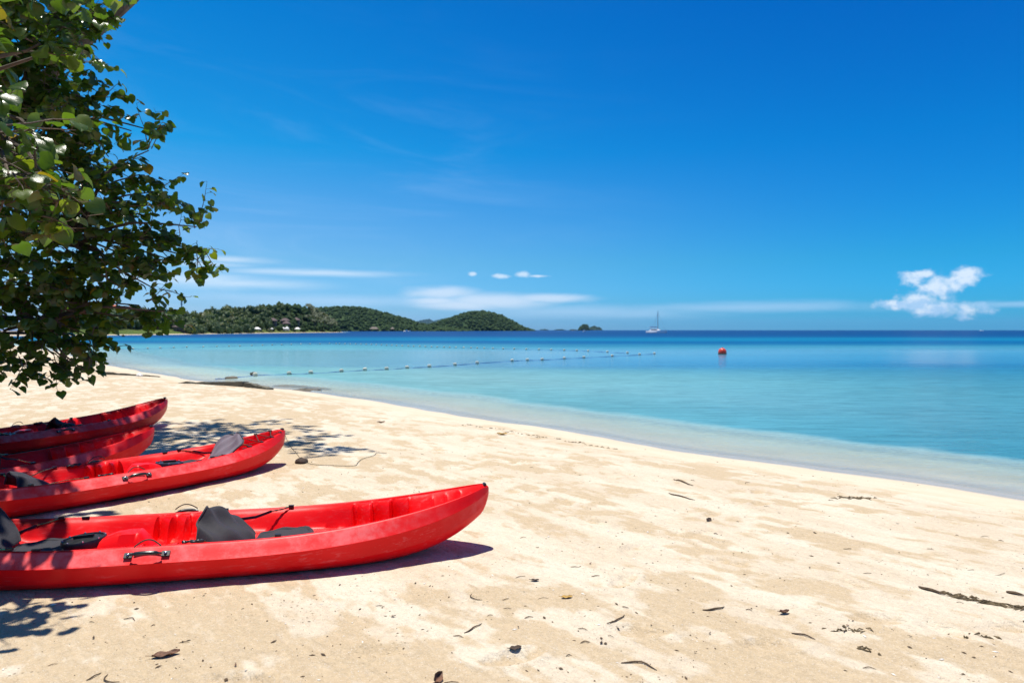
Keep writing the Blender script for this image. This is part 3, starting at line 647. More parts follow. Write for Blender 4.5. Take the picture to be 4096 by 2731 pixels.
for dx, dy, Yd, wdt, lab in [(630, 741, 540, 6, 'dark-roofed bungalow, leftmost of the row above the white tents'), (658, 740, 545, 6.5, 'dark-roofed bungalow in the middle of the row above the white tents'),
                             (683, 739, 550, 6, 'dark-roofed bungalow at the right of the row above the white tents'), (661, 747, 530, 5, 'bluish-walled bungalow just below the row of dark roofs')]:
    p = on_ray(dx, None, dy+5); house('bungalow', (p.x, p.y-3, p.z+.6), wdt*.75, 3.8, 2.2, 1.8, M['timber'], M['dark_roof'], lab, 'bungalow', .1, 2)
for dx, dy, Yd, wdt, lab in [(590, 757.5, 470, 3.4, 'small white peaked tent alone at the left of the beach tents'), (622, 756.5, 495, 2.0, 'tiny white peaked tent left of the big white marquee'),
                             (683, 756.5, 520, 3.0, 'white peaked tent with shaded front right of the big marquee')]:
    p = on_ray(dx, 5.5); t_ = empty('tent', (p.x, p.y, p.z+.3)); mb = MB(); hip(mb, (0, 0, 1.2), wdt, wdt*.8, 1.2, .3); mb.build('canopy', M['canvas'], t_, False, None)
    for a_ in (-1, 1):
        for b_ in (-1, 1): MB().tube([(a_*wdt*.45, b_*wdt*.36, -2), (a_*wdt*.45, b_*wdt*.36, 1.25)], .06, 5).build('pole', M['alu'], t_)
    tag(t_, lab, 'tent')
p = on_ray(650, 6.0); t_ = empty('marquee', (p.x, p.y, p.z+.3))
for k in range(3):
    mb = MB(); hip(mb, ((k-1)*2.5, 0, 1.3), 2.3, 2.4, 1.1+.3*(k == 2), .1); mb.build('canopy', M['canvas'], t_, False, None)
for k in range(4): MB().tube([((k-1.5)*2.5, -1.1, -2), ((k-1.5)*2.5, -1.1, 1.35)], .05, 5).build('pole', M['alu'], t_)
MB().box((0, 1.1, .65), (7.5, .08, 1.3)).build('back_panel', M['canvas'], t_, False, None)
tag(t_, 'big white marquee of three joined canopies by the headland beach', 'marquee')
p = on_ray(415, 7); house('shed', (p.x, p.y, p.z), 5, 4, 2.2, 1.2, M['timber'], M['dark_roof'], 'dark boat shed with low roof on the grassy shore of the headland', 'shed', .2, 1)
p = at_head(417, 430); t_ = empty('radio_mast', p); hz_ = P(417, 690, 430).z-p.z
MB().tube([(0, 0, -1), (0, 0, hz_-3)], [.35, .22], 6).build('pole', M['alu'], t_); MB().tube([(0, 0, hz_-3.2), (0, 0, hz_)], .5, 8).build('antenna', M['alu'], t_)
tag(t_, 'slim grey radio mast rising above the headland trees', 'mast')
# jetty with two thatched shelters
t_ = empty('jetty', (0, 0, 0)); Yj = 900; xa, xb = P(770, 757, Yj).x, P(960, 757, Yj).x
MB().box(((xa+xb)/2, Yj, 1.15), (xb-xa, 2.2, .22)).build('deck', M['timber'], t_, False, None)
for k in range(24): MB().tube([(xa+(xb-xa)*(k+.5)/24, Yj-.9, -2), (xa+(xb-xa)*(k+.5)/24, Yj-.9, 1.05)], .14, 5).build('pile', M['timber'], t_)
tag(t_, 'long low timber jetty on piles in front of the forested hill', 'jetty')
for dx, wx, hh, lab in [(859, 10, 2.8, 'larger thatched shelter on the jetty'), (901, 4.2, 2.4, 'smaller pointed thatched shelter at the right on the jetty')]:
    t_ = empty('thatched_shelter', (P(dx, 757, Yj).x, Yj, 1.27))
    mb = MB(); hip(mb, (0, 0, 2.0), wx, min(wx, 5), hh, .5); mb.build('roof', M['thatch'], t_, False, None)
    for a_ in (-1, 1):
        for b_ in (-1, 1): MB().tube([(a_*wx*.42, b_*min(wx, 5)*.4, -.02), (a_*wx*.42, b_*min(wx, 5)*.4, 2.05)], .12, 5).build('post', M['timber'], t_)
    tag(t_, lab, 'shelter')

# ------------------------------------------------------------------ boats and buoys
def sweep_hull(mb, L, B, H, sheer=.25):
    rings = []; n = 15
    for i_ in range(n):
        t_ = i_/(n-1); x_ = (t_-.5)*L; wd = B/2*min(1, (1-t_**3.2)*1.02+.02)*(1 if t_ > .08 else .85); zt = H+sheer*t_*t_; zb = -.45+.35*t_**4
        rings.append([(x_, -wd*.55, zt), (x_, -wd, zt*.3), (x_, -wd*.45, zb), (x_, wd*.45, zb), (x_, wd, zt*.3), (x_, wd*.55, zt)])
    mb.add([q for r_ in rings for q in r_], [(i_*6+k, (i_+1)*6+k, (i_+1)*6+(k+1) % 6, i_*6+(k+1) % 6) for i_ in range(n-1) for k in range(6)]+[tuple(range(6)), tuple((n-1)*6+5-k for k in range(6))])
p = P(1508, 763, 430); t_ = empty('catamaran', (p.x, 430, 0.0), R(-28))
for s_ in (-1, 1):
    mb = MB(); sweep_hull(mb, 12, 1.6, 1.35, .5); mb.xf(Matrix.Translation((0, s_*2.6, 0))); mb.build('hull', M['white_gel'], t_)
MB().box((-1.0, 0, 1.25), (7.5, 4.4, .5)).build('bridge_deck', M['white_gel'], t_, False, None)
mb = MB(); mb.add([(-4, -2.1, 1.5), (2.2, -2.1, 1.5), (2.2, 2.1, 1.5), (-4, 2.1, 1.5), (-3.6, -1.7, 2.7), (.6, -1.7, 2.55), (.6, 1.7, 2.55), (-3.6, 1.7, 2.7)], [(0, 1, 5, 4), (1, 2, 6, 5), (2, 3, 7, 6), (3, 0, 4, 7), (4, 5, 6, 7)])
cb = mb.build('cabin', M['white_gel'], t_, False, None)
for s_ in (-1, 1): MB().box((-1.0, s_*1.96, 2.05), (3.6, .06, .45)).build('window', M['dark_glass'], cb, False, None)
MB().box((-4.2, 0, 3.1), (2.6, 3.6, .14)).build('awning', M['canvas'], t_, False, None)
MB().tube([(.8, 0, 1.5), (.8, 0, 13.9)], [.24, .16], 8).build('mast', M['alu'], t_)
bm_ = MB().tube([(.7, 0, 3.5), (-4.4, 0, 3.7)], .12, 6).build('boom', M['alu'], t_); MB().tube([(.4, 0, 3.75), (-4.2, 0, 3.95)], .2, 6).build('furled_sail', M['rope_blue'], bm_)
for e in ((5.8, 0, 1.7), (-2.5, 2.7, 1.6), (-2.5, -2.7, 1.6)): MB().tube([(.8, 0, 12.8), e], .035, 4).build('stay', M['alu'], t_)
tag(t_, 'white catamaran at anchor with bare mast, sails furled', 'sailboat')
def speedboat(dx, Yd, L, lab, rz):
    p_ = P(dx, 757, Yd); b_ = empty('motorboat', (p_.x, Yd, 0), rz); mb_ = MB(); sweep_hull(mb_, L, L*.28, .9, .4); mb_.build('hull', M['white_gel'], b_)
    MB().box((-L*.08, 0, 1.55), (L*.35, L*.2, 1.1)).build('cabin', M['white_gel'], b_, False, None); MB().box((L*.10, 0, 1.6), (.08, L*.18, .6)).build('windscreen', M['dark_glass'], b_, False, None)
    tag(b_, lab, 'boat')
speedboat(2255, 1900, 13, 'tiny white motorboat far off on the horizon below the cumulus', .1)
speedboat(935, 880, 9, 'white motorboat moored at the right end of the jetty', .1)
speedboat(1342, 700, 4, 'tiny white dinghy on the open water below the rocky islet', .6)
# big red marker buoy
p = P(1659, 803, 52); t_ = empty('marker_buoy', (p.x, 52, 0))
MB().lathe([(.01, -.24), (.16, -.21), (.25, -.12), (.30, 0), (.315, .12), (.295, .25), (.24, .36), (.15, .435), (.05, .465), (.012, .468)], 28).build('float_body', M['buoy_red'], t_)
MB().lathe([(.03, .46), (.055, .47), (.055, .50), (.02, .51)], 10).build('lifting_eye', M['buoy_red'], t_)
MB().lathe([(.303, -.03), (.318, -.01), (.321, .03), (.315, .05)], 28).build('weed_band', M['float_weed'], t_, label=None) if False else MB().lathe([(.300, -.05), (.316, -.01), (.321, .045), (.318, .06)], 28).build('weed_band', M['float_weed'], t_)
tag(t_, 'round red marker buoy floating on the turquoise water', 'buoy')
p = P(283, 771, 190); t_ = tag(MB().lathe([(.02, -.3), (.3, -.2), (.42, .1), (.36, .4), (.12, .6), (.02, .62)], 14).build('mooring_buoy', M['float_weed'], None, loc=(p.x, 190, 0)), 'small dark mooring buoy near the far beach', 'buoy')
# two lines of swimming floats
near_line = [(586, 862), (664, 859), (714, 857), (784, 853), (838, 850), (888, 848), (935, 845), (986, 842), (1045, 838), (1096, 834), (1176, 828.5), (1211, 827), (1245, 826), (1296, 823), (1341, 821), (1406, 817.5), (1469, 814), (1503, 812)]
far_line = [(275, 801.5), (306, 801), (339, 800), (368, 799), (399, 798), (429, 797), (467, 796.5), (498, 795.4), (526, 794.8), (551, 794.3), (578, 793.3), (603, 792.6), (625, 792), (647, 791.4), (669, 790.9),
            (691, 790.3), (712, 789.8), (735, 789.4), (757, 788.8), (772, 789), (780, 789.1), (792, 789.5), (804, 789.9), (817, 790.1), (829, 790.4), (841, 790.7), (853, 791), (864, 791.5), (876, 792), (888, 792.6), (900, 793),
            (911, 793.6), (924, 794.1), (938, 794.6), (950, 795), (964, 795.3), (977, 795.8), (991, 796.5), (1004, 797), (1020, 797.4), (1033, 797.7), (1047, 798), (1065, 798.5), (1082, 798.8), (1096, 799.1), (1112, 799.6),
            (1132, 800), (1156, 800.6), (1181, 801.2), (1209, 801.8), (1238, 802.4), (1266, 803.2), (1296, 804), (1325, 804.8), (1351, 805.8), (1395, 808), (1441, 810.2)]
fl_me = MB().lathe([(.03, .125), (.075, .12), (.092, .085), (.095, .03), (.093, .012)][::-1], 14).mesh('float', M['float_white'])
fl_lo = MB().lathe([(.02, -.07), (.075, -.06), (.096, -.01), (.098, .022), (.094, .026)], 14).mesh('float_base', M['float_weed'])
def float_line(pts, lab, grp, ropelab, start):
    W = [PW(a_, b_) for a_, b_ in pts]
    for (xx, yy) in W:
        o_ = link('swim_float', fl_me, None, (xx, yy, .005), (rng.uniform(-.12, .12), rng.uniform(-.12, .12), rng.uniform(0, 6))); link('waterline_band', fl_lo, o_)
        tag(o_, lab, 'float', grp)
    path = catmull([(a_, b_, .006) for a_, b_ in start+W], 4); 
    tag(MB().tube([(q.x, q.y, .004+.012*math.sin(i_*1.7)) for i_, q in enumerate(path)], .018, 5).build('float_rope', M['rope_blue']), ropelab, 'rope')
float_line(near_line, 'small cream swim float on the nearer rope line', 'floats of the nearer swim line', 'blue rope of the nearer float line running out from the shore', [PW(494, 870), PW(530, 867.5)])
float_line(far_line, 'tiny cream swim float on the farther rope line', 'floats of the farther swim line', 'blue rope of the farther float line across the bay', [PW(235, 802)])

# ------------------------------------------------------------------ old concrete and rocks at the waterline
def slab(name, a_, b_, wdt, thick, lab, cat, mat='concrete', seed=1):
    a_, b_ = Vector(a_), Vector(b_); ax = (b_-a_); L_ = ax.length; ax.normalize(); sd_ = Vector((-ax.y, ax.x, 0)).normalized(); rg = np.random.default_rng(seed); n = 14
    mb = MB(); v = []; f_ = []
    for i_ in range(n):
        c_ = a_+ax*(L_*i_/(n-1)); j_ = rg.normal(size=4)*.02
        for (s_, zz) in ((0, 0), (0, -thick-.25), (wdt, -thick-.25), (wdt, -.03), (wdt*.5, -.005)): v.append(c_+sd_*(s_+j_[0]*(1 if s_ else .4))+Vector((0, 0, zz+j_[1]*.5)))
    for i_ in range(n-1):
        for k in range(5): f_.append((i_*5+k, i_*5+(k+1) % 5, (i_+1)*5+(k+1) % 5, (i_+1)*5+k))
    f_ += [tuple(range(5)), tuple((n-1)*5+4-k for k in range(5))]
    mb.add(v, f_); return tag(mb.build(name, M[mat], None, True, 30), lab, cat)
def Gz(dx, dy, up): x_, y_, z_ = G(dx, dy); return (x_, y_, z_+up)
slab('concrete_slab', Gz(405, 879, .02), Gz(556, 887.5, .15), .30, .3, 'long broken concrete slab sunk in sand at the water edge', 'slab', seed=3)
slab('concrete_slab', Gz(561, 888, .14), Gz(612, 893.5, .05), .30, .3, 'short tilted concrete slab end nearest the camera, dark face', 'slab', seed=4)
slab('concrete_ledge', Gz(225, 859, .10), Gz(365, 865, .04), .3, .2, 'low dark concrete ledge on the sand behind the hanging leaves', 'ledge', seed=5)
def rock(dx, dy, size, lab, cat, mat='rock', group=None, seed=0, flat=.4, sink=.35, long=1.0, rz=0, name='rock', loc=None):
    iv, if_ = icosphere(2); rg = np.random.default_rng(seed); n_ = np.array([vn(np.array([q[0]*1.6+5+seed]), np.array([q[1]*1.6+q[2]*1.3+3]), seed)[0] for q in iv])
    q = iv*(.65+.6*n_)[:, None]*np.array([size*long, size, size*flat]); x_, y_, z_ = loc or G(dx, dy)
    return tag(link(name, make_mesh(name, q, if_, M[mat], True, 50), None, (x_, y_, z_+size*flat*(1-sink)*.4), (0, 0, rz)), lab, cat, group)
for k, (a_, b_, s_, lg, lab) in enumerate([(650, 886.5, .20, 2.2, 'dark weedy rock at the left end of the low waterline cluster'), (673, 887, .22, 2.3, 'dark weedy rock second from the left in the waterline cluster'),
                                      (700, 889, .22, 2.4, 'dark weedy rock in the middle of the upper row of the waterline cluster'), (728, 892, .17, 3.0, 'flat dark rock at the right tip of the waterline cluster'),
                                      (693, 895.5, .13, 2.6, 'small dark rock at the lower left of the waterline cluster'), (714, 894, .15, 2.8, 'narrow dark rock in the lower row of the waterline cluster')]):
    rock(a_, b_, s_, lab, 'rock', 'rock', 'rocks at the waterline beside the slab', k, .22, .3, lg, -.25)
rock(531, 868, .17, 'small dark rock lying on the nearer float rope at the shore', 'rock', seed=9, flat=.3, long=1.6, loc=(*PW(531, 868), .02))
rock(320, 863, .14, 'small whitish stone lying by the dark ledge', 'stone', 'shell', seed=12, flat=.7)
t_ = rock(583, 860, .12, 'dark stone beside the first float of the nearer line', 'stone', seed=14, flat=.8, loc=(*PW(581, 861), .03))

# ------------------------------------------------------------------ kayaks
KL = 3.85
def K_W(u):
    v = KL-u; q = min(1, u/1.75); r_ = min(1, v/1.55)
    return .458*max(.0001, (1-(1-q)**2.0))**.66*max(.0001, (1-(1-r_)**2.1))**.72+.012
def K_rim(u):
    v = KL-u; z = .245
    if u < 1.7: z += .188*(1-u/1.7)**2.3
    if v < 1.4: z += .15*(1-v/1.4)**2.2
    if u < .05: z -= .022*(1-u/.05)**2
    if v < .05: z -= .022*(1-v/.05)**2
    return z
def K_keel(u):
    v = KL-u; z = 0
    if u < 1.15: z += .285*(1-u/1.15)**3.6
    if v < 1.0: z += .25*(1-v/1.0)**3.6
    if u < .06: z += .075*(1-u/.06)**2
    if v < .06: z += .07*(1-v/.06)**2
    return z
SEC = [(0, 0), (.30, -.004), (.52, .012), (.70, .06), (.82, .14), (.89, .235), (.92, .30), (.930, .318), (.933, .335), (.965, .50), (.994, .67), (1.0, .69), (.990, .705), (.915, .84), (.845, .968), (.828, .990), (.808, 1.0), (.79, .998), (.775, .985), (.765, .955)]
def K_inner(u): return .765*K_W(u)
RIBS = [(.935, .805, .675, .545), (2.23, 2.13, 2.03, 1.93)]
def lerp(a_, b_, t_): return a_+(b_-a_)*t_
def ss(x_, a_, b_):
    t_ = min(1, max(0, (x_-a_)/(b_-a_))); return t_*t_*(3-2*t_)
def K_floor(u):
    z = float(np.interp(u, [0, .06, .30, .52, .56, .95, 1.02, 1.18, 1.25, 1.5, 1.62, 1.75, 1.9, 2.2, 2.45, 2.62, 2.8, 2.98, 3.06, 3.10, 3.6, 3.68, 3.8, 3.85],
                        [K_rim(0)-.02, K_rim(.06)-.05, K_rim(.3)-.11, K_rim(.52)-.15, .095, .085, .100, .105, .105, .105, .112, .10, .085, .085, .100, .140, .115, .13, .165, .17, .175, .25, .335, .35]))
    return z
def K_deck(u, y_):
    """height of the moulded deck at distance u behind the bow, y_ off the centre line"""
    wi = K_inner(u); a_ = min(1, abs(y_)/wi); zr = lerp(K_keel(u), K_rim(u), .955); zf = min(K_floor(u), zr-.004)
    kf = float(np.interp(u, [0, .2, .5, 1.0, 1.3, 1.7, 1.9, 2.4, 2.8, 3.0, 3.1, 3.7, 3.85], [.3, .35, .55, .80, .72, .74, .80, .80, .70, .72, .84, .84, .4]))
    rexp = 1.35
    for st in RIBS:
        if st[-1] < u < st[0]:
            per = (st[0]-st[-1])/3; ph = ((u-st[-1]) % per)/per               # 0 just ahead of a ridge
            rec = ph if ph < .86 else (1-ph)/.14*.86
            kf = lerp(.46, .93, rec**.8); rexp = 1.35+1.9*(1-rec)
    t_ = min(1, max(0, (a_-kf)/(.985-kf)))
    z = lerp(zf, zr, 1-(1-t_)**rexp if t_ > 0 else 0)
    z += .012*ss(a_, kf-.25, kf)*(1-t_)*(1 if u > .6 else 0)
    # console between the rear paddler's legs
    if 2.10 < u < 2.72:
        hgt = float(np.interp(u, [2.10, 2.17, 2.24, 2.30, 2.45, 2.62, 2.72], [0, .08, .165, .165, .105, .035, 0])); z = max(z, zf+hgt*(1-ss(abs(y_), .045, .135)))
    if 1.12 < u < 1.22: z = max(z, zf+.02*(1-ss(abs(y_), .1, .16))*ss(u, 1.12, 1.15)*(1-ss(u, 1.19, 1.22)))
    if u < .5:                                                                 # little moulded fins inside the bow
        for fu in (.20, .29, .38):
            z += .022*math.exp(-((u-fu)/.010)**2)*math.exp(-((a_-.62)/.16)**2)
    return min(z, zr)
def kayak_hull_mesh():
    us = [0, .004, .012, .025, .04, .06, .085, .115, .15]; u = .17
    while u < KL-.16: us.append(u); u += .012 if (.5 < u < .98 or 1.9 < u < 2.75) else .022
    us += [KL-q for q in (.15, .115, .085, .06, .04, .025, .012, .004, 0)]
    for fu in (.20, .29, .38): us += [fu-.014, fu-.007, fu, fu+.007, fu+.014]
    us = sorted(set(round(q, 4) for q in us)); na = 36; v = []; n = 2*len(SEC)-1+na-1
    for u in us:
        W_, zk, zr = K_W(u), K_keel(u), K_rim(u); X_ = KL/2-u
        ring = [(X_, p_[0]*W_, lerp(zk, zr, p_[1])) for p_ in SEC]; wi = K_inner(u); mid = []
        for k in range(1, na):
            t_ = 1-2*k/na; t_ = math.copysign(abs(t_)**.8, t_); mid.append((X_, t_*wi, K_deck(u, t_*wi)))
        left = [(q[0], -q[1], q[2]) for q in ring[::-1]][:-1]
        v += ring+mid+left
    n = len(v)//len(us); f_ = []
    for i_ in range(len(us)-1):
        for k in range(n): f_.append((i_*n+k, i_*n+(k+1) % n, (i_+1)*n+(k+1) % n, (i_+1)*n+k))
    f_ += [tuple(range(n)), tuple((len(us)-1)*n+n-1-k for k in range(n))]
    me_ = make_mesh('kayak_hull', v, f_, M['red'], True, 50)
    ev = np.zeros(len(me_.edges)*2, dtype=np.int32); me_.edges.foreach_get('vertices', ev); ev = ev.reshape(-1, 2)
    sharp = np.zeros(len(me_.edges), dtype=bool); me_.edges.foreach_get('use_edge_sharp', sharp)
    ring_k = ev % n; creases = [7, 11]; creases += [n-q for q in creases]
    sharp |= (ring_k[:, 0] == ring_k[:, 1]) & np.isin(ring_k[:, 0], creases); me_.edges.foreach_set('use_edge_sharp', sharp); me_.update()
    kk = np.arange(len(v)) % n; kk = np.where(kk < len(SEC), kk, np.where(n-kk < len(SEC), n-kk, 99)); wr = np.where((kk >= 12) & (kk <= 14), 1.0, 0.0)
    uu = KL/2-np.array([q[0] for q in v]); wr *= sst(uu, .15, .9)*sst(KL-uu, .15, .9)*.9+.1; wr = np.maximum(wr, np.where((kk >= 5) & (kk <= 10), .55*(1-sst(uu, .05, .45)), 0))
    me_.attributes.new('wear_sheen', 'FLOAT', 'POINT').data.foreach_set('value', wr.astype(np.float32)); return me_  # shoulder band: painted sun sheen mixed with wear; bow sides: scuffs
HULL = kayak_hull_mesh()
def pad_mesh(name, rx, ry, th, mat, edge=.0, p_=2.6, dish=.0):
    mb = MB(); n = 36; rings = [(0, 1), (.35, 1), (.6, 1), (.78, 1.0), (.84, .82), (.88, 1.05), (.95, .95), (1.0, .5), (.98, .1), (.9, 0)]; v = []
    for r_, h_ in rings:
        for k in range(n):
            a_ = 6.2832*k/n; ca, sa = math.cos(a_), math.sin(a_); q = (abs(ca)**p_+abs(sa)**p_)**(-1/p_)
            v.append((rx*r_*q*ca, ry*r_*q*sa, th*h_+dish*r_*r_+.006*math.sin(7*a_+r_*9)*r_))
    f_ = [(i_*n+k, i_*n+(k+1) % n, (i_+1)*n+(k+1) % n, (i_+1)*n+k) for i_ in range(len(rings)-1) for k in range(n)]
    mb.add(v, f_); return mb.mesh(name, mat, True, 60)
CUSH = pad_mesh('cushion', .185, .165, .030, M['fabric'], dish=.022)
def back_mesh(seed, wrinkle=.010, mat='fabric', wrap=.11):
    """padded backrest: hinge along y at the origin, rises along +z, leans with the object"""
    mb = MB(); nu, nv = 25, 21; rg = np.random.default_rng(seed); ph = rg.uniform(0, 6, 4)
    def sh(s_, t_, side):
        i_ = 2*s_-1; wv = (.165+.085*math.sin(min(1, t_*1.25)*math.pi*.5))*(1-.28*max(0, t_-.72)/.28*max(0, t_-.5)*2)
        hgt = .36*(1-.20*abs(i_)**2.4-.05*math.cos(i_*math.pi*2)*0); edge = min(1, (1-abs(i_))*5, t_*7+.2, (1-t_)*6); th_ = .004+.013*max(0, edge)**.5
        x_ = wrap*abs(i_)**2*(.35+.65*t_)+wrinkle*(math.sin(i_*4+t_*5+ph[0])+.6*math.sin(i_*9-t_*7+ph[1]))*(.3+t_)
        return (x_+side*th_, wv*i_, t_*hgt)
    mb.grid(lambda s_, t_: sh(s_, t_, 1), nu, nv); b = len(mb.v); mb.grid(lambda s_, t_: sh(s_, t_, -1), nu, nv)
    per = [(i_, 0) for i_ in range(nu)]+[(nu-1, j_) for j_ in range(1, nv)]+[(i_, nv-1) for i_ in range(nu-2, -1, -1)]+[(0, j_) for j_ in range(nv-2, 0, -1)]
    idx = [i_*nv+j_ for i_, j_ in per]; mb.f = [q if k < (nu-1)*(nv-1) else q[::-1] for k, q in enumerate(mb.f)]
    mb.f += [(idx[k], idx[(k+1) % len(idx)], idx[(k+1) % len(idx)]+b, idx[k]+b)[::-1] for k in range(len(idx))]
    rim = [((Vector(mb.v[q])+Vector(mb.v[q+b]))/2) for q in idx]
    pipe = MB().tube(rim+[rim[0]], .0085, 6, False).mesh('piping', M['fabric_trim'])
    return mb.mesh('backrest', M[mat], True, 60), pipe
BACKS = [back_mesh(1), back_mesh(2, .020, 'fabric', -.10), back_mesh(3, .016, 'fabric_pale', -.03)]
def ribbon(path, wd, th, mat, name, parent):
    mb = MB(); path = [Vector(q) for q in path]; v = []
    for i_, q in enumerate(path):
        t_ = (path[min(i_+1, len(path)-1)]-path[max(0, i_-1)]).normalized(); s_ = t_.cross(Vector((0, 0, 1))); s_ = (s_.normalized() if s_.length > .05 else Vector((0, 1, 0))); up = s_.cross(t_)
        up2 = up*(wd/2); s2 = s_*(th/2); v += [q+up2+s2, q+up2-s2, q-up2-s2, q-up2+s2]
    mb.add(v, [(i_*4+k, i_*4+(k+1) % 4, (i_+1)*4+(k+1) % 4, (i_+1)*4+k) for i_ in range(len(path)-1) for k in range(4)]+[(3, 2, 1, 0), tuple(len(v)-4+k for k in range(4))])
    return mb.build(name, M[mat], parent, True, 40)
def kX(u): return KL/2-u
def rim_pt(u, s_): return Vector((kX(u), s_*.81*K_W(u), K_rim(u)))
def shoulder_pt(u, s_, t_=.5): W_, zk, zr = K_W(u), K_keel(u), K_rim(u); return Vector((kX(u), s_*lerp(1.0, .845, t_)*W_, lerp(zk, zr, lerp(.69, .968, t_))))
def hatch(parent, u, r_, y_=0):
    z = K_deck(u, y_)+.006; pz = max(K_deck(u+d_, y_+e_) for d_ in (-r_*.7, 0, r_*.7) for e_ in (-r_*.6, 0, r_*.6)); z = max(z, pz-.012)
    h_ = MB().lathe([(r_, -.03), (r_, .010), (r_*.97, .018), (r_*.86, .020), (r_*.84, .012), (r_*.5, .018), (.01, .020)], 30).build('hatch_cover', M['black_plastic'], parent, True, 40, loc=(kX(u), y_, z), rot=(0, R(-4), 0))
    MB().box((0, 0, .028), (r_*.9, r_*.20, .018)).build('hatch_grip', M['black_plastic'], h_, True, 30)
    for k in range(8):
        a_ = 6.283*k/8+.3; MB().lathe([(.007, .018), (.006, .024), (.001, .026)], 8, (r_*.92*math.cos(a_), r_*.92*math.sin(a_), 0)).build('rivet', M['steel'], h_)
def handle(parent, u, s_):
    a_, b_ = shoulder_pt(u-.10, s_, .55), shoulder_pt(u+.10, s_, .55); out = Vector((0, s_*.62, .78)); dn = Vector((0, s_*.78, -.62))
    h_ = empty('carry_handle', (0, 0, 0)); h_.parent = parent
    for q in (a_, b_):
        pl = MB().box((0, 0, 0), (.044, .034, .010)); pl.xf(Matrix.Translation(q+out*.007) @ Matrix.Rotation(-s_*R(38), 4, 'X')); pl.build('mount', M['black_plastic'], h_, True, 30)
        rv = MB().lathe([(.009, 0), (.008, .006), (.002, .009)], 10); rv.xf(Matrix.Translation(q+out*.014) @ Matrix.Rotation(-s_*R(38), 4, 'X')); rv.build('rivet', M['steel'], h_)
    mid = (a_+b_)/2
    pts = [lerp(a_, b_, t_)+out*(.020+.030*math.sin(math.pi*t_))+dn*(.006+.012*math.sin(math.pi*t_)) for t_ in np.linspace(.08, .92, 13)]
    MB().tube(pts, [.006]*2+[.0115]*9+[.006]*2, 10).build('grip', M['black_plastic'], h_)
    pts = [lerp(a_, b_, t_)+out*(.02+.035*math.sin(math.pi*t_))-dn*(.010+.058*math.sin(math.pi*t_)) for t_ in np.linspace(.14, .86, 11)]
    MB().tube(pts, .004, 6).build('cord', M['cord_dark'], h_)
def seat(parent, u_hinge, lean, bk, roll=0, straps=True, cush_u=None):
    """cushion ahead of the hinge and a folding backrest; lean > 0 leans aft"""
    s_ = empty('seat', (0, 0, 0)); s_.parent = parent; z0 = K_deck(u_hinge-.1, 0)
    cu = cush_u if cush_u is not None else u_hinge-.20
    link('cushion', CUSH, s_, (kX(cu), 0, K_deck(cu, 0)+.008), (0, R(-3), 0))
    bm_, pm = BACKS[bk]; bz = z0+.035
    RM = Matrix.Rotation(roll, 4, 'X') @ Matrix.Rotation(-lean, 4, 'Y'); eu = RM.to_euler()
    b = link('backrest', bm_, s_, (kX(u_hinge), 0, bz), eu); link('piping', pm, s_, (kX(u_hinge), 0, bz), eu)
    if straps:
        Mb = Matrix.Translation((kX(u_hinge), 0, bz)) @ RM
        for sg in (-1, 1):
            far_ = lean > R(45); top = Mb @ (Vector((-.03, sg*.20, .12)) if far_ else Vector((.07, sg*.195, .20))); e1 = rim_pt(u_hinge-(.20 if far_ else .27), sg)+Vector((0, -sg*.018, .006)); cl_ = lerp(top, e1, .6)
            ribbon([top, lerp(top, cl_, .5)+Vector((0, 0, -.012)), cl_], .018, .004, 'fabric_trim', 'strap', s_)
            MB().tube(catmull([cl_, lerp(cl_, e1, .5)+Vector((0, 0, -.004)), e1], 4), [.007, .004]*4+[.006], 6).build('clip', M['brass'], s_)
            MB().box(e1, (.035, .022, .016)).build('pad_eye', M['black_plastic'], s_, True, 30)
            top2 = Mb @ (Vector((-.05, sg*.215, .23)) if far_ else Vector((.03, sg*.20, .17))); e2 = rim_pt(u_hinge+(.24 if far_ else .13), sg)+Vector((0, -sg*.018, .006)); 
            MB().tube(catmull([top2, lerp(top2, e2, .5)+Vector((0, 0, .012)), e2], 4), [.006, .0045]*4+[.006], 6).build('clip', M['brass'], s_)
            MB().box(e2, (.035, .022, .016)).build('pad_eye', M['black_plastic'], s_, True, 30)
    return s_
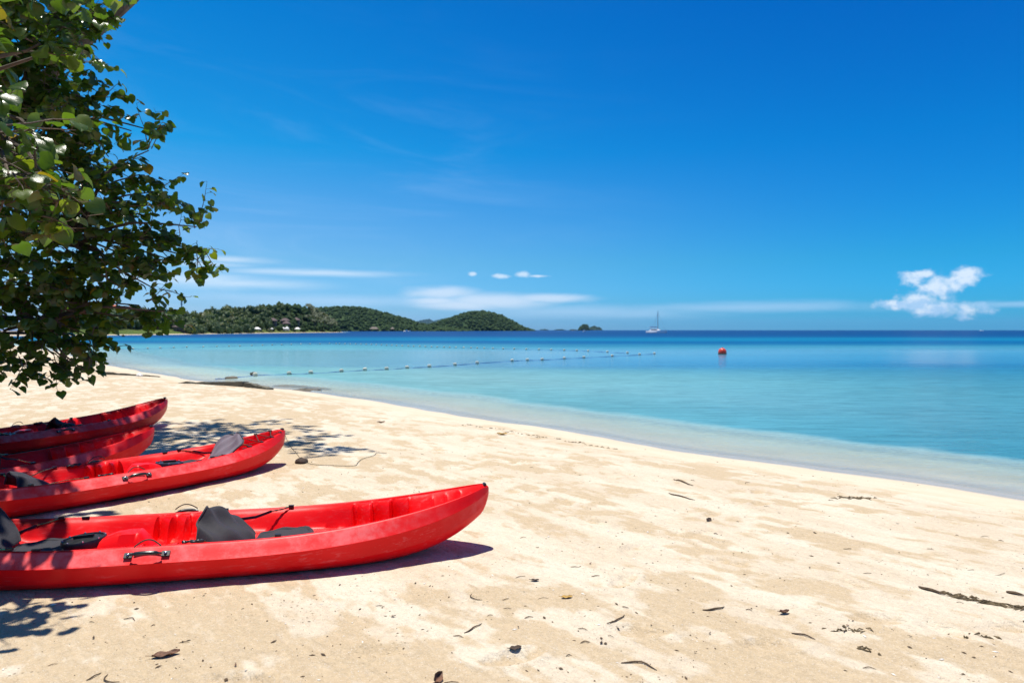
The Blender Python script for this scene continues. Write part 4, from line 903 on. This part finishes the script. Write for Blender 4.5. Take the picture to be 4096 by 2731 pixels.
def kayak(bow, heading, label, rear, frnt, roll=0, pitch=0, z=None, stern_first=False, bungee=False):
    hx, hy = math.cos(heading), math.sin(heading)
    c_ = (bow[0]-hx*KL/2, bow[1]-hy*KL/2)
    k_ = empty('kayak', (c_[0], c_[1], (gz(*c_) if z is None else z)-.008), 0, (roll, pitch, heading+(math.pi if stern_first else 0)))
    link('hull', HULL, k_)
    seat(k_, 3.02, *rear, cush_u=2.79); seat(k_, 1.56, *frnt)
    hatch(k_, 2.56, .125); hatch(k_, 1.13, .10)
    for s_ in (-1, 1):
        handle(k_, 2.07, s_)
        for u in (1.845,): 
            q = rim_pt(u, s_)+Vector((0, -s_*.030, -.002)); ov = pad_mesh('paddle_rest', .062, .024, .010, M['black_plastic']); link('paddle_rest', ov, k_, q, (s_*R(10), 0, 0))
        for u in (2.68, 3.2):
            q = rim_pt(u, s_)+Vector((0, -s_*.02, .002)); MB().box(q, (.045, .016, .010)).build('pad_eye', M['black_plastic'], k_, True, 30)
    for (u, y_) in ((2.02, .13), (2.02, -.13), (1.02, .14), (1.02, -.14)):
        MB().lathe([(.024, -.002), (.022, .003), (.014, .001)], 14).build('scupper', M['black_plastic'], k_, loc=(kX(u), y_, K_deck(u, y_)+.002))  # black disc painted for the darkness inside each scupper hole
    for s_ in (0, 1):                                                   # toggles and drain bungs at both ends
        u = .028 if not s_ else KL-.028
        MB().tube([(kX(u), -.020, K_rim(u)+.006), (kX(u), .020, K_rim(u)+.006)], .012, 8).build('toggle', M['black_plastic'], k_)
        u = .085 if not s_ else KL-.085; MB().lathe([(.020, -.006), (.019, .006), (.009, .008)], 3).build('drain_plug', M['black_plastic'], k_, True, 30, loc=(kX(u), 0, K_deck(u, 0)+.004))
    if bungee:
        us = [KL-.12, KL-.26, KL-.42, KL-.58]
        for i_, u in enumerate(us):
            for s_ in (-1, 1): MB().box(rim_pt(u, s_)+Vector((0, -s_*.01, .005)), (.03, .02, .014)).build('bungee_hook', M['black_plastic'], k_, True, 30)
        for i_ in range(3):
            a_, b_ = rim_pt(us[i_], -1), rim_pt(us[i_+1], 1); MB().tube([a_+Vector((0, .01, .01)), lerp(a_, b_, .5)+Vector((0, 0, -.03)), b_+Vector((0, -.01, .01))], .004, 5).build('bungee_cord', M['cord_dark'], k_)
            a_, b_ = rim_pt(us[i_], 1), rim_pt(us[i_+1], -1); MB().tube([a_+Vector((0, -.01, .01)), lerp(a_, b_, .5)+Vector((0, 0, -.036)), b_+Vector((0, .01, .01))], .004, 5).build('bungee_cord', M['cord_dark'], k_)
    return tag(k_, label, 'kayak', 'red kayaks drawn up on the beach')
kayak((-.165, 4.78), R(11.6), 'nearest red kayak, in full sun, its bow pointing at the water', (R(50), 0, R(-8)), (R(55), 1, R(12)))
kayak((-2.58, 7.74), R(52), 'red kayak behind the nearest one, roped at its raised end, grey seat folded over', (R(46), 2, R(6)), (R(-58), 0), stern_first=True, bungee=True)
kayak((-4.02, 7.66), R(54), 'shaded red kayak with sunny flecks, bow showing between two other kayaks', (R(10), 0), (R(15), 0))
kayak((-5.52, 10.9), R(72), 'farthest red kayak, wholly in the shade of the tree', (R(10), 0), (R(62), 1, 0))

# mooring line from the roped kayak's end to a clod and along the sand
kt = P(650, 981, 7.74); cx_, cy_, cz_ = G(692, 1061)
pts = catmull([(kt.x, kt.y-.02, kt.z), (kt.x+.10, kt.y-.1, kt.z-.17), (lerp(kt.x, cx_, .75), lerp(kt.y, cy_, .7), cz_+.10), (cx_, cy_, cz_+.03)], 6)
for q in [(715, 1066), (760, 1069), (812, 1070), (822, 1062), (832, 1054), (858, 1046), (866, 1040), (888, 1041)]:
    x_, y_, z_ = G(*q); pts += [Vector((x_, y_, z_+.008))]
tag(MB().tube(catmull(pts, 3), .0028, 5).build('mooring_line', M['cord_dark']), 'thin dark line running from the kayak end down and across the sand', 'rope')
rock(692, 1062, .085, 'dark clod of wet leaves holding the thin mooring line', 'clod', 'dark_leaf', seed=21, flat=.6, name='clod')

# ------------------------------------------------------------------ the beach hibiscus tree at the left
def leaf_mesh(seed):
    rg = np.random.default_rng(seed); fold = rg.uniform(.25, .75); droop = rg.uniform(.25, .9); tw = rg.uniform(-.35, .35)
    T_ = [0, .10, .28, .50, .72, .88, 1.0]; Wd = [.28, .47, .56, .50, .34, .14, .0]; back = [-.16, -.06, 0, 0, 0, 0, 0]; v = []
    for t_, wd, bk in zip(T_, Wd, back):
        for s_ in (-1, -.5, 0, .5, 1):
            y_ = s_*wd; x_ = t_+bk*abs(s_)**1.5; z_ = -droop*(t_**2)*.55+abs(y_)*math.tan(fold)*.55-(abs(s_)**3)*wd*.28+tw*y_*t_+.03*math.sin(9*t_+4*s_+seed)
            v.append((x_*(1-.12*droop*t_), y_, z_))
    f_ = [(i_*5+k, (i_+1)*5+k, (i_+1)*5+k+1, i_*5+k+1) for i_ in range(6) for k in range(4)]
    return np.array(v), np.array(f_)
leaf_arr = [leaf_mesh(s) for s in range(8)]
leaf_me = []
for k, (v_, f_) in enumerate(leaf_arr):
    for tone in (.05, .45, .72):
        me_ = make_mesh('leaf', v_, f_, M['leaf']); me_.attributes.new('tone', 'FLOAT', 'POINT').data.foreach_set('value', np.full(len(v_), tone, dtype=np.float32)); leaf_me.append(me_)
tree = empty('beach_tree', (-8.9, 9.4, gz(-8.9, 9.4)))
T0 = tree.location.copy()
leaves = []            # (position, matrix, size)
twigs = MB(); 
def spray(start, direc, length, nlf, size):
    d_ = Vector(direc).normalized(); p_ = Vector(start); path = [p_.copy()]; side = d_.cross(Vector((0, 0, 1)))
    side = side.normalized() if side.length > .1 else Vector((1, 0, 0)); n = 5
    for i_ in range(n):
        d_ = (d_+Vector((random.gauss(0, .16), random.gauss(0, .16), random.gauss(-.03, .14)))).normalized(); p_ = p_+d_*(length/n); path.append(p_.copy())
    twigs.tube([q-T0 for q in path], [.007, .006, .005, .004, .003, .002], 4, False)
    for k in range(nlf):
        t_ = (k+random.uniform(.2, 1))/nlf; i_ = min(n-1, int(t_*n)); q = path[i_].lerp(path[i_+1], t_*n-i_)
        a_ = random.uniform(0, 6.283); o_ = Vector((math.cos(a_), math.sin(a_), random.uniform(-.35, .45))); pet = random.uniform(.04, .10)
        base_ = q+o_*pet
        # blade: nearly upper side to the sky, tip out and down
        nrm = Vector((random.gauss(0, .42), random.gauss(0, .42), 1)).normalized(); tip = (o_+Vector((0, 0, random.uniform(-1.5, -.1)))); tip = (tip-nrm*tip.dot(nrm)*.55).normalized()
        if random.random() < .35: nrm = (nrm+Vector((random.gauss(0, 1), random.gauss(0, 1), 0))).normalized()
        yv = nrm.cross(tip).normalized(); zv = tip.cross(yv).normalized()
        s_ = size*random.uniform(.62, 1.2)
        leaves.append((base_, Matrix((tip, yv, zv)).transposed(), s_)); 
        twigs.tube([q-T0, base_-T0], .0022, 3, False)
branch_pts = []
def clump(dx, dy, Yd, rad, n, size=.125, out=None, nl=10, ln=.34):
    c_ = P(dx, dy, Yd); branch_pts.append((c_, rad))
    for k in range(n):
        o_ = Vector((random.gauss(0, 1), random.gauss(0, 1), random.gauss(0, .8))); o_ = o_.normalized()*rad*random.random()**.45
        dr = (o_.normalized()*.8+Vector((random.gauss(0, .4), random.gauss(0, .4), random.gauss(.05, .4)))+(Vector(out) if out else Vector((0, 0, 0))))
        spray(c_+o_*.75, dr, ln*random.uniform(.7, 1.2), nl, size)
# the outline sprays, top to bottom
LS = .108
clump(215, 22, 8.3, .10, 3, LS, (.9, 0, .1)); clump(205, 62, 8.2, .14, 4, LS, (.7, 0, -.1)); clump(160, 40, 8.1, .2, 6, LS); clump(100, 50, 8.0, .32, 10, LS); clump(130, 130, 7.8, .22, 7, LS); clump(90, 140, 7.8, .4, 11, LS)
clump(215, 228, 8.1, .16, 4, LS, (.5, 0, .2)); clump(180, 235, 8.1, .25, 6, LS); clump(130, 225, 8.0, .3, 8, LS)
clump(342, 345, 8.6, .10, 3, LS, (.15, 0, 1.3), 10, .55); clump(302, 300, 8.6, .08, 1, LS, (-.1, 0, 1.0), 8); clump(352, 300, 8.6, .08, 1, LS, (.1, 0, 1.0), 8); clump(245, 330, 8.4, .10, 1, LS, (0, 0, 1.0), 9); clump(270, 385, 8.4, .22, 5, LS); clump(205, 365, 8.3, .25, 6, LS)
clump(352, 440, 8.8, .18, 4, LS, (.7, 0, .2)); clump(300, 460, 8.6, .28, 7, LS); clump(322, 400, 8.7, .14, 3, LS); clump(365, 470, 8.7, .10, 2, LS, (.5, 0, -.2))
clump(452, 520, 8.9, .10, 3, LS, (.6, 0, 1.0), 10, .5); clump(420, 560, 8.9, .14, 3, LS, (.9, 0, .4), 11, .55); clump(462, 575, 8.9, .10, 2, LS, (.7, 0, -.4), 10, .4); clump(390, 595, 8.8, .14, 3, LS); clump(440, 590, 8.9, .10, 2, LS, (.5, 0, -.3))
clump(345, 545, 8.7, .3, 6, LS); clump(345, 640, 8.7, .22, 5, LS, (.5, 0, 0)); clump(360, 665, 8.7, .12, 2, LS, (.5, 0, -.3)); clump(320, 700, 8.5, .22, 5, LS, (.3, 0, -.3)); clump(300, 730, 8.5, .12, 2, LS, (.2, 0, -.6)); clump(372, 715, 8.4, .05, 1, .13, (.5, 0, 0), 7, .25)
clump(195, 765, 8.2, .12, 3, LS, (.6, 0, -.7)); clump(210, 800, 8.2, .08, 2, LS, (.7, 0, -.7), 9, .35); clump(165, 835, 8.0, .10, 2, LS, (.5, 0, -.8), 9, .35); clump(195, 850, 8.0, .08, 1, LS, (.4, 0, -.9), 9, .35); clump(125, 815, 8.0, .15, 3, LS, (.2, 0, -.6)); clump(60, 810, 7.8, .22, 5, LS, (0, 0, -.5)); clump(10, 805, 7.8, .25, 5, LS, (0, 0, -.5)); clump(200, 720, 8.2, .22, 5, LS)
# the mass of the crown
for (a_, b_, Yd, r_, n) in [(60, 60, 7.6, .55, 17), (20, 190, 7.6, .55, 17), (90, 225, 7.8, .5, 14), (90, 310, 8.0, .45, 12), (20, 330, 7.8, .5, 14), (160, 400, 8.2, .42, 11), (70, 440, 8.0, .5, 14), (225, 440, 8.4, .42, 11),
                            (150, 510, 8.2, .5, 13), (40, 560, 7.9, .55, 16), (250, 535, 8.5, .42, 10), (300, 590, 8.6, .35, 8), (200, 610, 8.3, .48, 12), (90, 640, 8.0, .52, 14), (270, 655, 8.4, .34, 7), (10, 680, 7.8, .45, 11), (140, 690, 8.1, .40, 9), (240, 700, 8.3, .28, 5),
                            (60, 740, 7.9, .38, 9), (120, 765, 8.0, .3, 5), (10, 760, 7.8, .35, 6), (-120, 300, 7.0, .9, 30), (-120, 560, 7.0, .9, 30), (-130, 80, 7.2, .9, 26), (-130, 760, 7.2, .6, 12),
                            (60, 180, 10.5, .6, 9), (100, 500, 10.8, .7, 9), (190, 560, 10.6, .6, 7), (280, 520, 10.8, .5, 5), (50, 640, 10.5, .6, 8)]:
    clump(a_, b_, Yd, r_, n if a_ > 0 else n, LS, None, 12, .42)
# a near bough with the large bright leaves
for (a_, b_, Yd, r_, n) in [(75, 300, 4.4, .10, 3), (30, 340, 4.2, .12, 4), (70, 375, 4.2, .14, 5), (115, 430, 4.3, .12, 4), (30, 440, 4.1, .14, 5), (70, 490, 4.3, .10, 3), (95, 395, 4.0, .10, 3), (20, 400, 3.8, .10, 3), (5, 210, 4.0, .10, 2), (125, 115, 5.4, .14, 3), (90, 100, 5.2, .12, 2), (-70, 380, 4.2, .3, 3), (-80, 250, 4.2, .3, 3), (-70, 470, 4.2, .3, 3)]:
    clump(a_, b_, Yd, r_, n, .115, None, 7, .26)
# the crown goes on overhead and to the left, out of the frame; its shade lies on the kayaks
def clump3(c_, rad, n, out=None, nl=12, ln=.6, flat=.5):
    c_ = Vector(c_); branch_pts.append((c_, rad))
    for k in range(n):
        o_ = Vector((random.gauss(0, 1), random.gauss(0, 1), random.gauss(0, flat))).normalized()*rad*random.random()**.45
        spray(c_+o_, o_.normalized()*.7+Vector((random.gauss(0, .5), random.gauss(0, .5), random.gauss(0, .3)))+(Vector(out) if out else Vector((0, 0, 0))), ln*random.uniform(.7, 1.2), nl, .13)
for c_, r_, n in [((-6.4, 8.6, 7.0), .6, 22), ((-6.8, 10.2, 8.2), .8, 30), ((-7.2, 8.8, 6.8), .8, 34), ((-6.2, 11.7, 9.3), .8, 30), ((-7.4, 8.2, 5.9), .8, 30), ((-5.9, 7.0, 5.6), .7, 24), ((-5.0, 8.0, 7.0), .45, 14), ((-6.3, 8.0, 6.4), .7, 24), ((-5.3, 7.4, 6.7), .6, 16), ((-7.0, 9.6, 7.4), .9, 26), ((-5.5, 9.7, 8.5), .7, 22), ((-7.2, 7.6, 5.8), 1.0, 26), ((-6.6, 6.3, 5.0), .9, 24), ((-5.6, 6.2, 5.2), .8, 22),
                  ((-4.7, 6.6, 5.4), .6, 14), ((-5.0, 5.2, 4.6), .7, 18), ((-4.2, 5.2, 4.7), .5, 11), ((-6.6, 10.8, 8.7), .8, 18), ((-5.6, 11.7, 9.2), .6, 14), ((-4.8, 11.2, 9.1), .5, 9), ((-4.0, 10.8, 9.0), .45, 6),
                  ((-3.3, 10.4, 8.8), .35, 4), ((-2.8, 10.1, 8.6), .28, 3), ((-5.2, 12.6, 10.0), .4, 4), ((-4.5, 12.3, 9.9), .35, 3), ((-3.9, 9.5, 8.0), .4, 5), ((-4.7, 9.2, 8.1), .5, 12), ((-7.5, 10.2, 6.5), 1.1, 26), ((-8.6, 8.6, 6.3), 1.2, 24),
                  ((-3.9, 4.25, 3.6), .4, 9), ((-2.95, 3.55, 2.9), .25, 6), ((-3.3, 3.3, 2.6), .3, 6), ((-4.4, 4.3, 4.0), .6, 12)]:
    clump3(c_, r_, n)
# trunk and limbs
def tpath(a_, b_, sag, n=7):
    a_, b_ = Vector(a_), Vector(b_); return [a_.lerp(b_, t_)+Vector((0, 0, sag*math.sin(math.pi*t_)))+Vector((.12*math.sin(5*t_+a_.x), .12*math.sin(4*t_+a_.y), 0))*math.sin(math.pi*t_) for t_ in np.linspace(0, 1, n)]
fork = Vector((-8.5, 9.0, 2.2))
MB().tube([q-T0 for q in tpath((-8.9, 9.4, T0.z-.3), fork, 0)], [.34, .29, .26, .25, .24, .23, .22], 12).build('trunk', M['bark'], tree)
mains = [((-6.2, 8.2, 4.4), .5), ((-5.6, 8.4, 2.9), .5), ((-6.4, 9.6, 6.3), .4), ((-6.0, 6.4, 4.4), .5), ((-5.6, 8.0, 1.9), .6), ((-3.9, 4.6, 3.3), .6), ((-5.0, 10.8, 8.0), .3)]
tips = []
for e, sag in mains:
    pth = tpath(fork, e, sag, 9); tips.append(pth)
    MB().tube([q-T0 for q in pth], list(np.linspace(.15, .045, 9)), 8).build('limb', M['bark'], tree)
for c_, r_ in branch_pts:
    best = min((q for pth in tips for q in pth[2:]), key=lambda q: (q-c_).length); pth = tpath(best, c_, .12, 6)
    MB().tube([q-T0 for q in pth], list(np.linspace(.030, .007, 6)), 5).build('branch', M['bark'], tree)
twigs.build('twig', M['bark'], tree)['kind'] = 'stuff'
cv = Vector((0, 0, CAMZ))
def vis_size(l_):
    q = l_[0]; px_ = q.x/q.y*F+512; py_ = 329.6-(q.z-CAMZ)/q.y*F
    return l_[2]/q.y if (-8 < px_ < 1030 and -8 < py_ < 690) else 0
leaves = [l_ for l_ in leaves if vis_size(l_) < .0285]
leaves.sort(key=vis_size, reverse=True)
for b_, m_, s_ in leaves[:300]:
    o_ = link('leaf', random.choice(leaf_me), tree); o_.matrix_basis = Matrix.Translation(b_-T0) @ m_.to_4x4() @ Matrix.Scale(s_, 4)
V = []; Fq = []; TN = []; nb = 0
for b_, m_, s_ in leaves[300:]:
    v_, f_ = leaf_arr[random.randrange(8)]; V.append((v_*s_) @ np.array(m_).T+np.array(b_-T0)); Fq.append(f_+nb); nb += len(v_); TN.append(np.full(len(v_), random.random()))
me_ = make_mesh('foliage', np.vstack(V), np.vstack(Fq), M['leaf']); me_.attributes.new('tone', 'FLOAT', 'POINT').data.foreach_set('value', np.concatenate(TN).astype(np.float32))
link('foliage', me_, tree)['kind'] = 'stuff'
tag(tree, 'leafy green beach tree leaning in from the left over the kayaks', 'tree')
print('leaves', len(leaves), 'cands', len(cand), 'palms', npalm)

# ------------------------------------------------------------------ litter on the sand
def twig(p0, p1, bend, r_, lab, group=None, mat='twig_wood', name='twig', lift=.004):
    a_, b_ = G(*p0), G(*p1); A_, B_ = Vector(a_), Vector(b_); sd_ = (B_-A_).cross(Vector((0, 0, 1))); pts = []
    for t_ in np.linspace(0, 1, 7):
        q = A_.lerp(B_, t_)+sd_*bend*math.sin(math.pi*t_)+sd_*.03*math.sin(9*t_); pts.append((q.x, q.y, gz(q.x, q.y)+r_*.7+lift*math.sin(math.pi*t_)))
    return tag(MB().tube(pts, [r_*.5, r_*.9, r_, r_, r_*.85, r_*.7, r_*.35], 5).build(name, M[mat]), lab, 'twig', group)
S2 = lambda a_, b_: (746.5+a_*.3418, 1148.4+b_*.3418)
S1 = lambda a_, b_: (a_*.3418, 1263.2+b_*.3418)
S3 = lambda a_, b_: (1493+a_*.3652, 1091+b_*.3652)
S4 = lambda a_, b_: (689+a_*.3418, 832.6+b_*.3418)
twig(S2(935, 890), S2(1050, 825), .05, .0035, 'straight thin twig on the tan sand below the kayak bow shadow')
twig(S2(985, 628), S2(1058, 668), .35, .003, 'hooked dark twig on the sand right of the kayak bow shadow')
twig(S2(1895, 826), S2(2010, 768), .08, .004, 'pale brown straight twig on tan sand, bottom centre right')
twig(S2(1990, 1092), S2(2230, 1140), -.22, .004, 'long curved twig near the bottom edge, right of the dark dead leaf')
twig(S1(580, 872), S1(680, 820), .05, .003, 'thin straight twig at the bottom left below the brown leaf')
twig(S1(725, 832), S1(805, 880), .35, .003, 'curly twig hooked at one end at the bottom left')
twig(S3(150, 15), S3(275, 65), .06, .008, 'thick brown twig on the white sand towards the water')
twig(S3(118, 112), S3(285, 155), .03, .006, 'long thin twig on white sand above the curled dark leaf')
twig(S3(330, 846), S3(466, 826), .12, .005, 'bowed twig with upturned end on the white sand')
twig(S3(890, 992), S3(1040, 1030), -.10, .004, 'fine arched twig beside the cracked crust')
twig(S3(1690, 703), S3(1860, 752), .05, .009, 'dark driftwood stick leading to the weed ridge at right')
twig(S3(2240, 735), S3(2352, 757), .06, .009, 'dark stick at the right edge of the beach')
rest_tw = 'small dark twig lying on the open sand'
for k in range(42):
    if k < 26: q = [S2(1190, 667), S2(1280, 520), S2(1650, 445), S2(1200, 724), S2(1430, 660), S2(1340, 790), S2(1790, 510), S2(1700, 860), S2(1900, 905), S2(1715, 958), S2(340, 708), S2(1090, 775), S1(600, 478), S1(320, 775), S1(830, 460), S1(1200, 620),
                   S3(400, 365), S3(1215, 460), S3(1740, 460), S3(1340, 615), S3(1925, 795), S3(2170, 625), S3(600, 52), S3(1920, 375), S3(2080, 385), S4(810, 613)][k]
    else:
        q = (random.uniform(500, 2340), random.uniform(1010, 1550))
        if q[0] < 1150 and q[1] < 1400 or q[1] < 965+(q[0]-1000)*.15: continue
    a_ = random.uniform(-.5, .5); L_ = random.uniform(10, 26)*(q[1]-757)/600
    twig(q, (q[0]+L_*math.cos(a_), q[1]+L_*.5*math.sin(a_)), random.uniform(-.25, .25), random.uniform(.0013, .0028), rest_tw, 'small twigs scattered on the sand')
def weed_clump(q, lx, ly, n, rz, lab, group=None):
    x_, y_, z_ = G(*q); mb = MB(); c_, s2 = math.cos(rz), math.sin(rz)
    for k in range(n):
        a_ = random.gauss(0, .42)*lx; b_ = random.gauss(0, .5)*ly; ang = random.gauss(0, .6); L_ = random.uniform(.15, .45)*lx
        wx, wy = x_+a_*c_-b_*s2, y_+a_*s2+b_*c_; g0 = gz(wx, wy)-z_; dx_, dy_ = math.cos(rz+ang)*L_*.5, math.sin(rz+ang)*L_*.5; h_ = random.uniform(.001, .011)
        mb.tube([(wx-x_-dx_, wy-y_-dy_, g0+.001), (wx-x_+random.gauss(0, .006), wy-y_+random.gauss(0, .006), g0+h_), (wx-x_+dx_, wy-y_+dy_, g0+.001)], [.0015, random.uniform(.003, .007), .0015], 5)
    o_ = mb.build('seaweed_clump', M['weed'], None, loc=(x_, y_, z_)); return tag(o_, lab, 'seaweed', group)
def dry_leaf(q, size, rz, mat, lab, group=None, curl=.5, tilt=0, name='dead_leaf'):
    x_, y_, z_ = G(*q); mb = MB(); asp = random.uniform(.5, .8)
    def fn(s_, t_):
        i_ = 2*s_-1; wd = .42*math.sin(math.pi*min(1, t_*.92+.06))**.8; return (size*(t_-.5), size*wd*i_*asp, size*(curl*.55*abs(i_)**1.6*wd+curl*.45*(t_-.5)**2*2+.04*math.sin(11*t_+5*i_)))
    mb.grid(fn, 7, 11); mb.tube([(-size*.5, 0, size*curl*.2), (-size*.72, size*.04, size*curl*.2+.004)], [.0018, .0012], 4)
    return tag(mb.build(name, M[mat], None, True, 60, loc=(x_, y_, z_+.006), rot=(tilt, 0, rz)), lab, 'leaf', group)
dry_leaf(S1(1115, 706), .115, .5, 'dead_leaf', 'curled brown leaf with green tip on the sand at the bottom left', curl=.3)
dry_leaf(S2(1280, 1018), .06, .4, 'dark_leaf', 'dark ragged dead leaf near the bottom centre of the sand', curl=.14)
dry_leaf(S2(745, 1212), .085, 1.3, 'dead_leaf', 'reddish upright dead leaf cut by the bottom edge', curl=1.0, tilt=.7)
twig(S2(800, 1222), S2(900, 1219), .02, .002, 'thin stalk beside the reddish upright leaf')
dry_leaf(S3(370, 282), .075, .9, 'dark_leaf', 'curled dark leaf standing on the white sand towards the water', curl=.35, tilt=.3)
dry_leaf(S3(845, 868), .06, .3, 'dead_leaf', 'tiny reddish leaf on the white sand, lower right', curl=.8)
dry_leaf(S4(545, 402), .13, .2, 'dead_leaf', 'brown leaf on the sand between the tree shade and the water', curl=.6)
dry_leaf(S4(1358, 482), .16, 0, 'yellow_leaf', 'pale tan leaf near the damp strip, middle of the beach', curl=.5)
dry_leaf(S2(1410, 540), .05, 0, 'dark_leaf', 'small folded brown leaf on the light sand below the kayak bow level', curl=.3)
dry_leaf(S2(1625, 652), .065, .2, 'yellow_leaf', 'flat tan leaf half sunk in the light sand', curl=.2)
for k in range(26):
    q = [(1550, 1172), (1790, 1178), (1420, 1445), (330, 1462), (541, 1528), (215, 1465), (1630, 1455), (1800, 1408), S3(1240, 945)][k] if k < 9 else (random.uniform(750, 2345), random.uniform(1000, 1560))
    if q[0] < 1150 and 1080 < q[1] < 1370 or q[1] < 985+(q[0]-1000)*.14: continue
    dry_leaf(q, random.uniform(.012, .022), random.uniform(0, 6.28), random.choice(['dark_leaf', 'dead_leaf', 'dark_leaf']), 'small dark scrap of leaf on the open sand', 'leaf scraps scattered on the sand', random.uniform(.05, .3), random.uniform(-.2, .2), 'leaf_scrap')
weed_clump(S3(1285, 140), .22, .06, 34, .1, 'dark clump of washed-up weed by the damp strip at right')
weed_clump(S3(1915, 750), .14, .025, 22, -.55, 'thin ridge of dark weed left of the longer weed ridge')
weed_clump(S3(2130, 800), .26, .03, 40, -.55, 'long ridge of dark weed in the sand near the right edge')
weed_clump(S3(1250, 970), .11, .05, 14, -.2, 'scatter of broken dark crust bits on the sand, lower right')['kind'] = 'stuff'
weed_clump(S3(2080, 1012), .10, .02, 9, -.1, 'short arc of dark weed bits near the lower right corner')['kind'] = 'stuff'
weed_clump(S3(1395, 1105), .09, .04, 8, -.6, 'small scatter of dark crust bits below the broken crust bits')['kind'] = 'stuff'
for k in range(18):
    t_ = k/17; q = (1440+t_*520+random.uniform(-15, 15), 1083-58+t_*88+random.uniform(-5, 5)) if k < 0 else (1060+t_*340+random.uniform(-10, 10), 974+t_*52+random.uniform(-3, 3))
    o_ = weed_clump(q, random.uniform(.05, .13), .02, random.randrange(5, 11), -.45+random.uniform(-.3, .3), 'small scrap of dark weed on the tide line', 'weed scraps along the tide line')
# uncountable grit: bark crumbs and shell bits
iv, if_ = icosphere(1); V = []; Fq = []; nb = 0; MI = []
n_ = 5200
for k in range(n_):
    rr = 1.9*math.exp(random.random()*1.75); a_ = R(random.uniform(-37, 37)); x_, y_ = rr*math.sin(a_), rr*math.cos(a_)
    V.append((x_, y_))
V = np.array(V); zz, dd, dm = ground_parts(V[:, 0], V[:, 1]); VV = []; cl_n = fbm(V[:, 0]*1.4, V[:, 1]*1.4, 3, 91)
keepn = (dd > .5) & ((cl_n > .50) | (rng.random(n_) < .30))
oc = np.array([(1, 0, 0), (-1, 0, 0), (0, 1, 0), (0, -1, 0), (0, 0, 1), (0, 0, -1)], float); of = np.array([(0, 2, 4), (2, 1, 4), (1, 3, 4), (3, 0, 4), (2, 0, 5), (1, 2, 5), (3, 1, 5), (0, 3, 5)])
for k in np.nonzero(keepn)[0]:
    s_ = .0022*math.exp(random.gauss(0, .5)); a_ = random.uniform(0, 6.28); ln_ = random.uniform(1, 3.2); q = oc*np.array([s_*ln_, s_, s_*.7]); c_, s2 = math.cos(a_), math.sin(a_)
    VV.append(np.stack([q[:, 0]*c_-q[:, 1]*s2+V[k, 0], q[:, 0]*s2+q[:, 1]*c_+V[k, 1], q[:, 2]+zz[k]+s_*.4], -1)); Fq.append(of+nb); nb += 6; MI += [0 if random.random() < .72 else 1]*8
tag(link('beach_grit', make_mesh('beach_grit', np.vstack(VV), np.vstack(Fq), [M['twig_wood'], M['shell']], False, None, MI)), 'bark crumbs and shell bits strewn over the sand', 'grit', kind='stuff')

# ------------------------------------------------------------------ air
hm = bpy.data.materials.new('haze'); hm.use_nodes = True; t = NT(hm.node_tree); t.n.clear(); o_ = t.new('ShaderNodeOutputMaterial'); pv = t.new('ShaderNodeVolumePrincipled')
pv.inputs['Color'].default_value = (.32, .60, 1.0, 1); pv.inputs['Density'].default_value = 0.000022; pv.inputs['Anisotropy'].default_value = .1
t.l.new(pv.outputs[0], o_.inputs['Volume'])
tag(MB().box((0, 0, 112), (32000, 32000, 234)).build('haze', hm, None, False, None), 'thin bluish sea air over the whole bay', 'haze', kind='stuff')
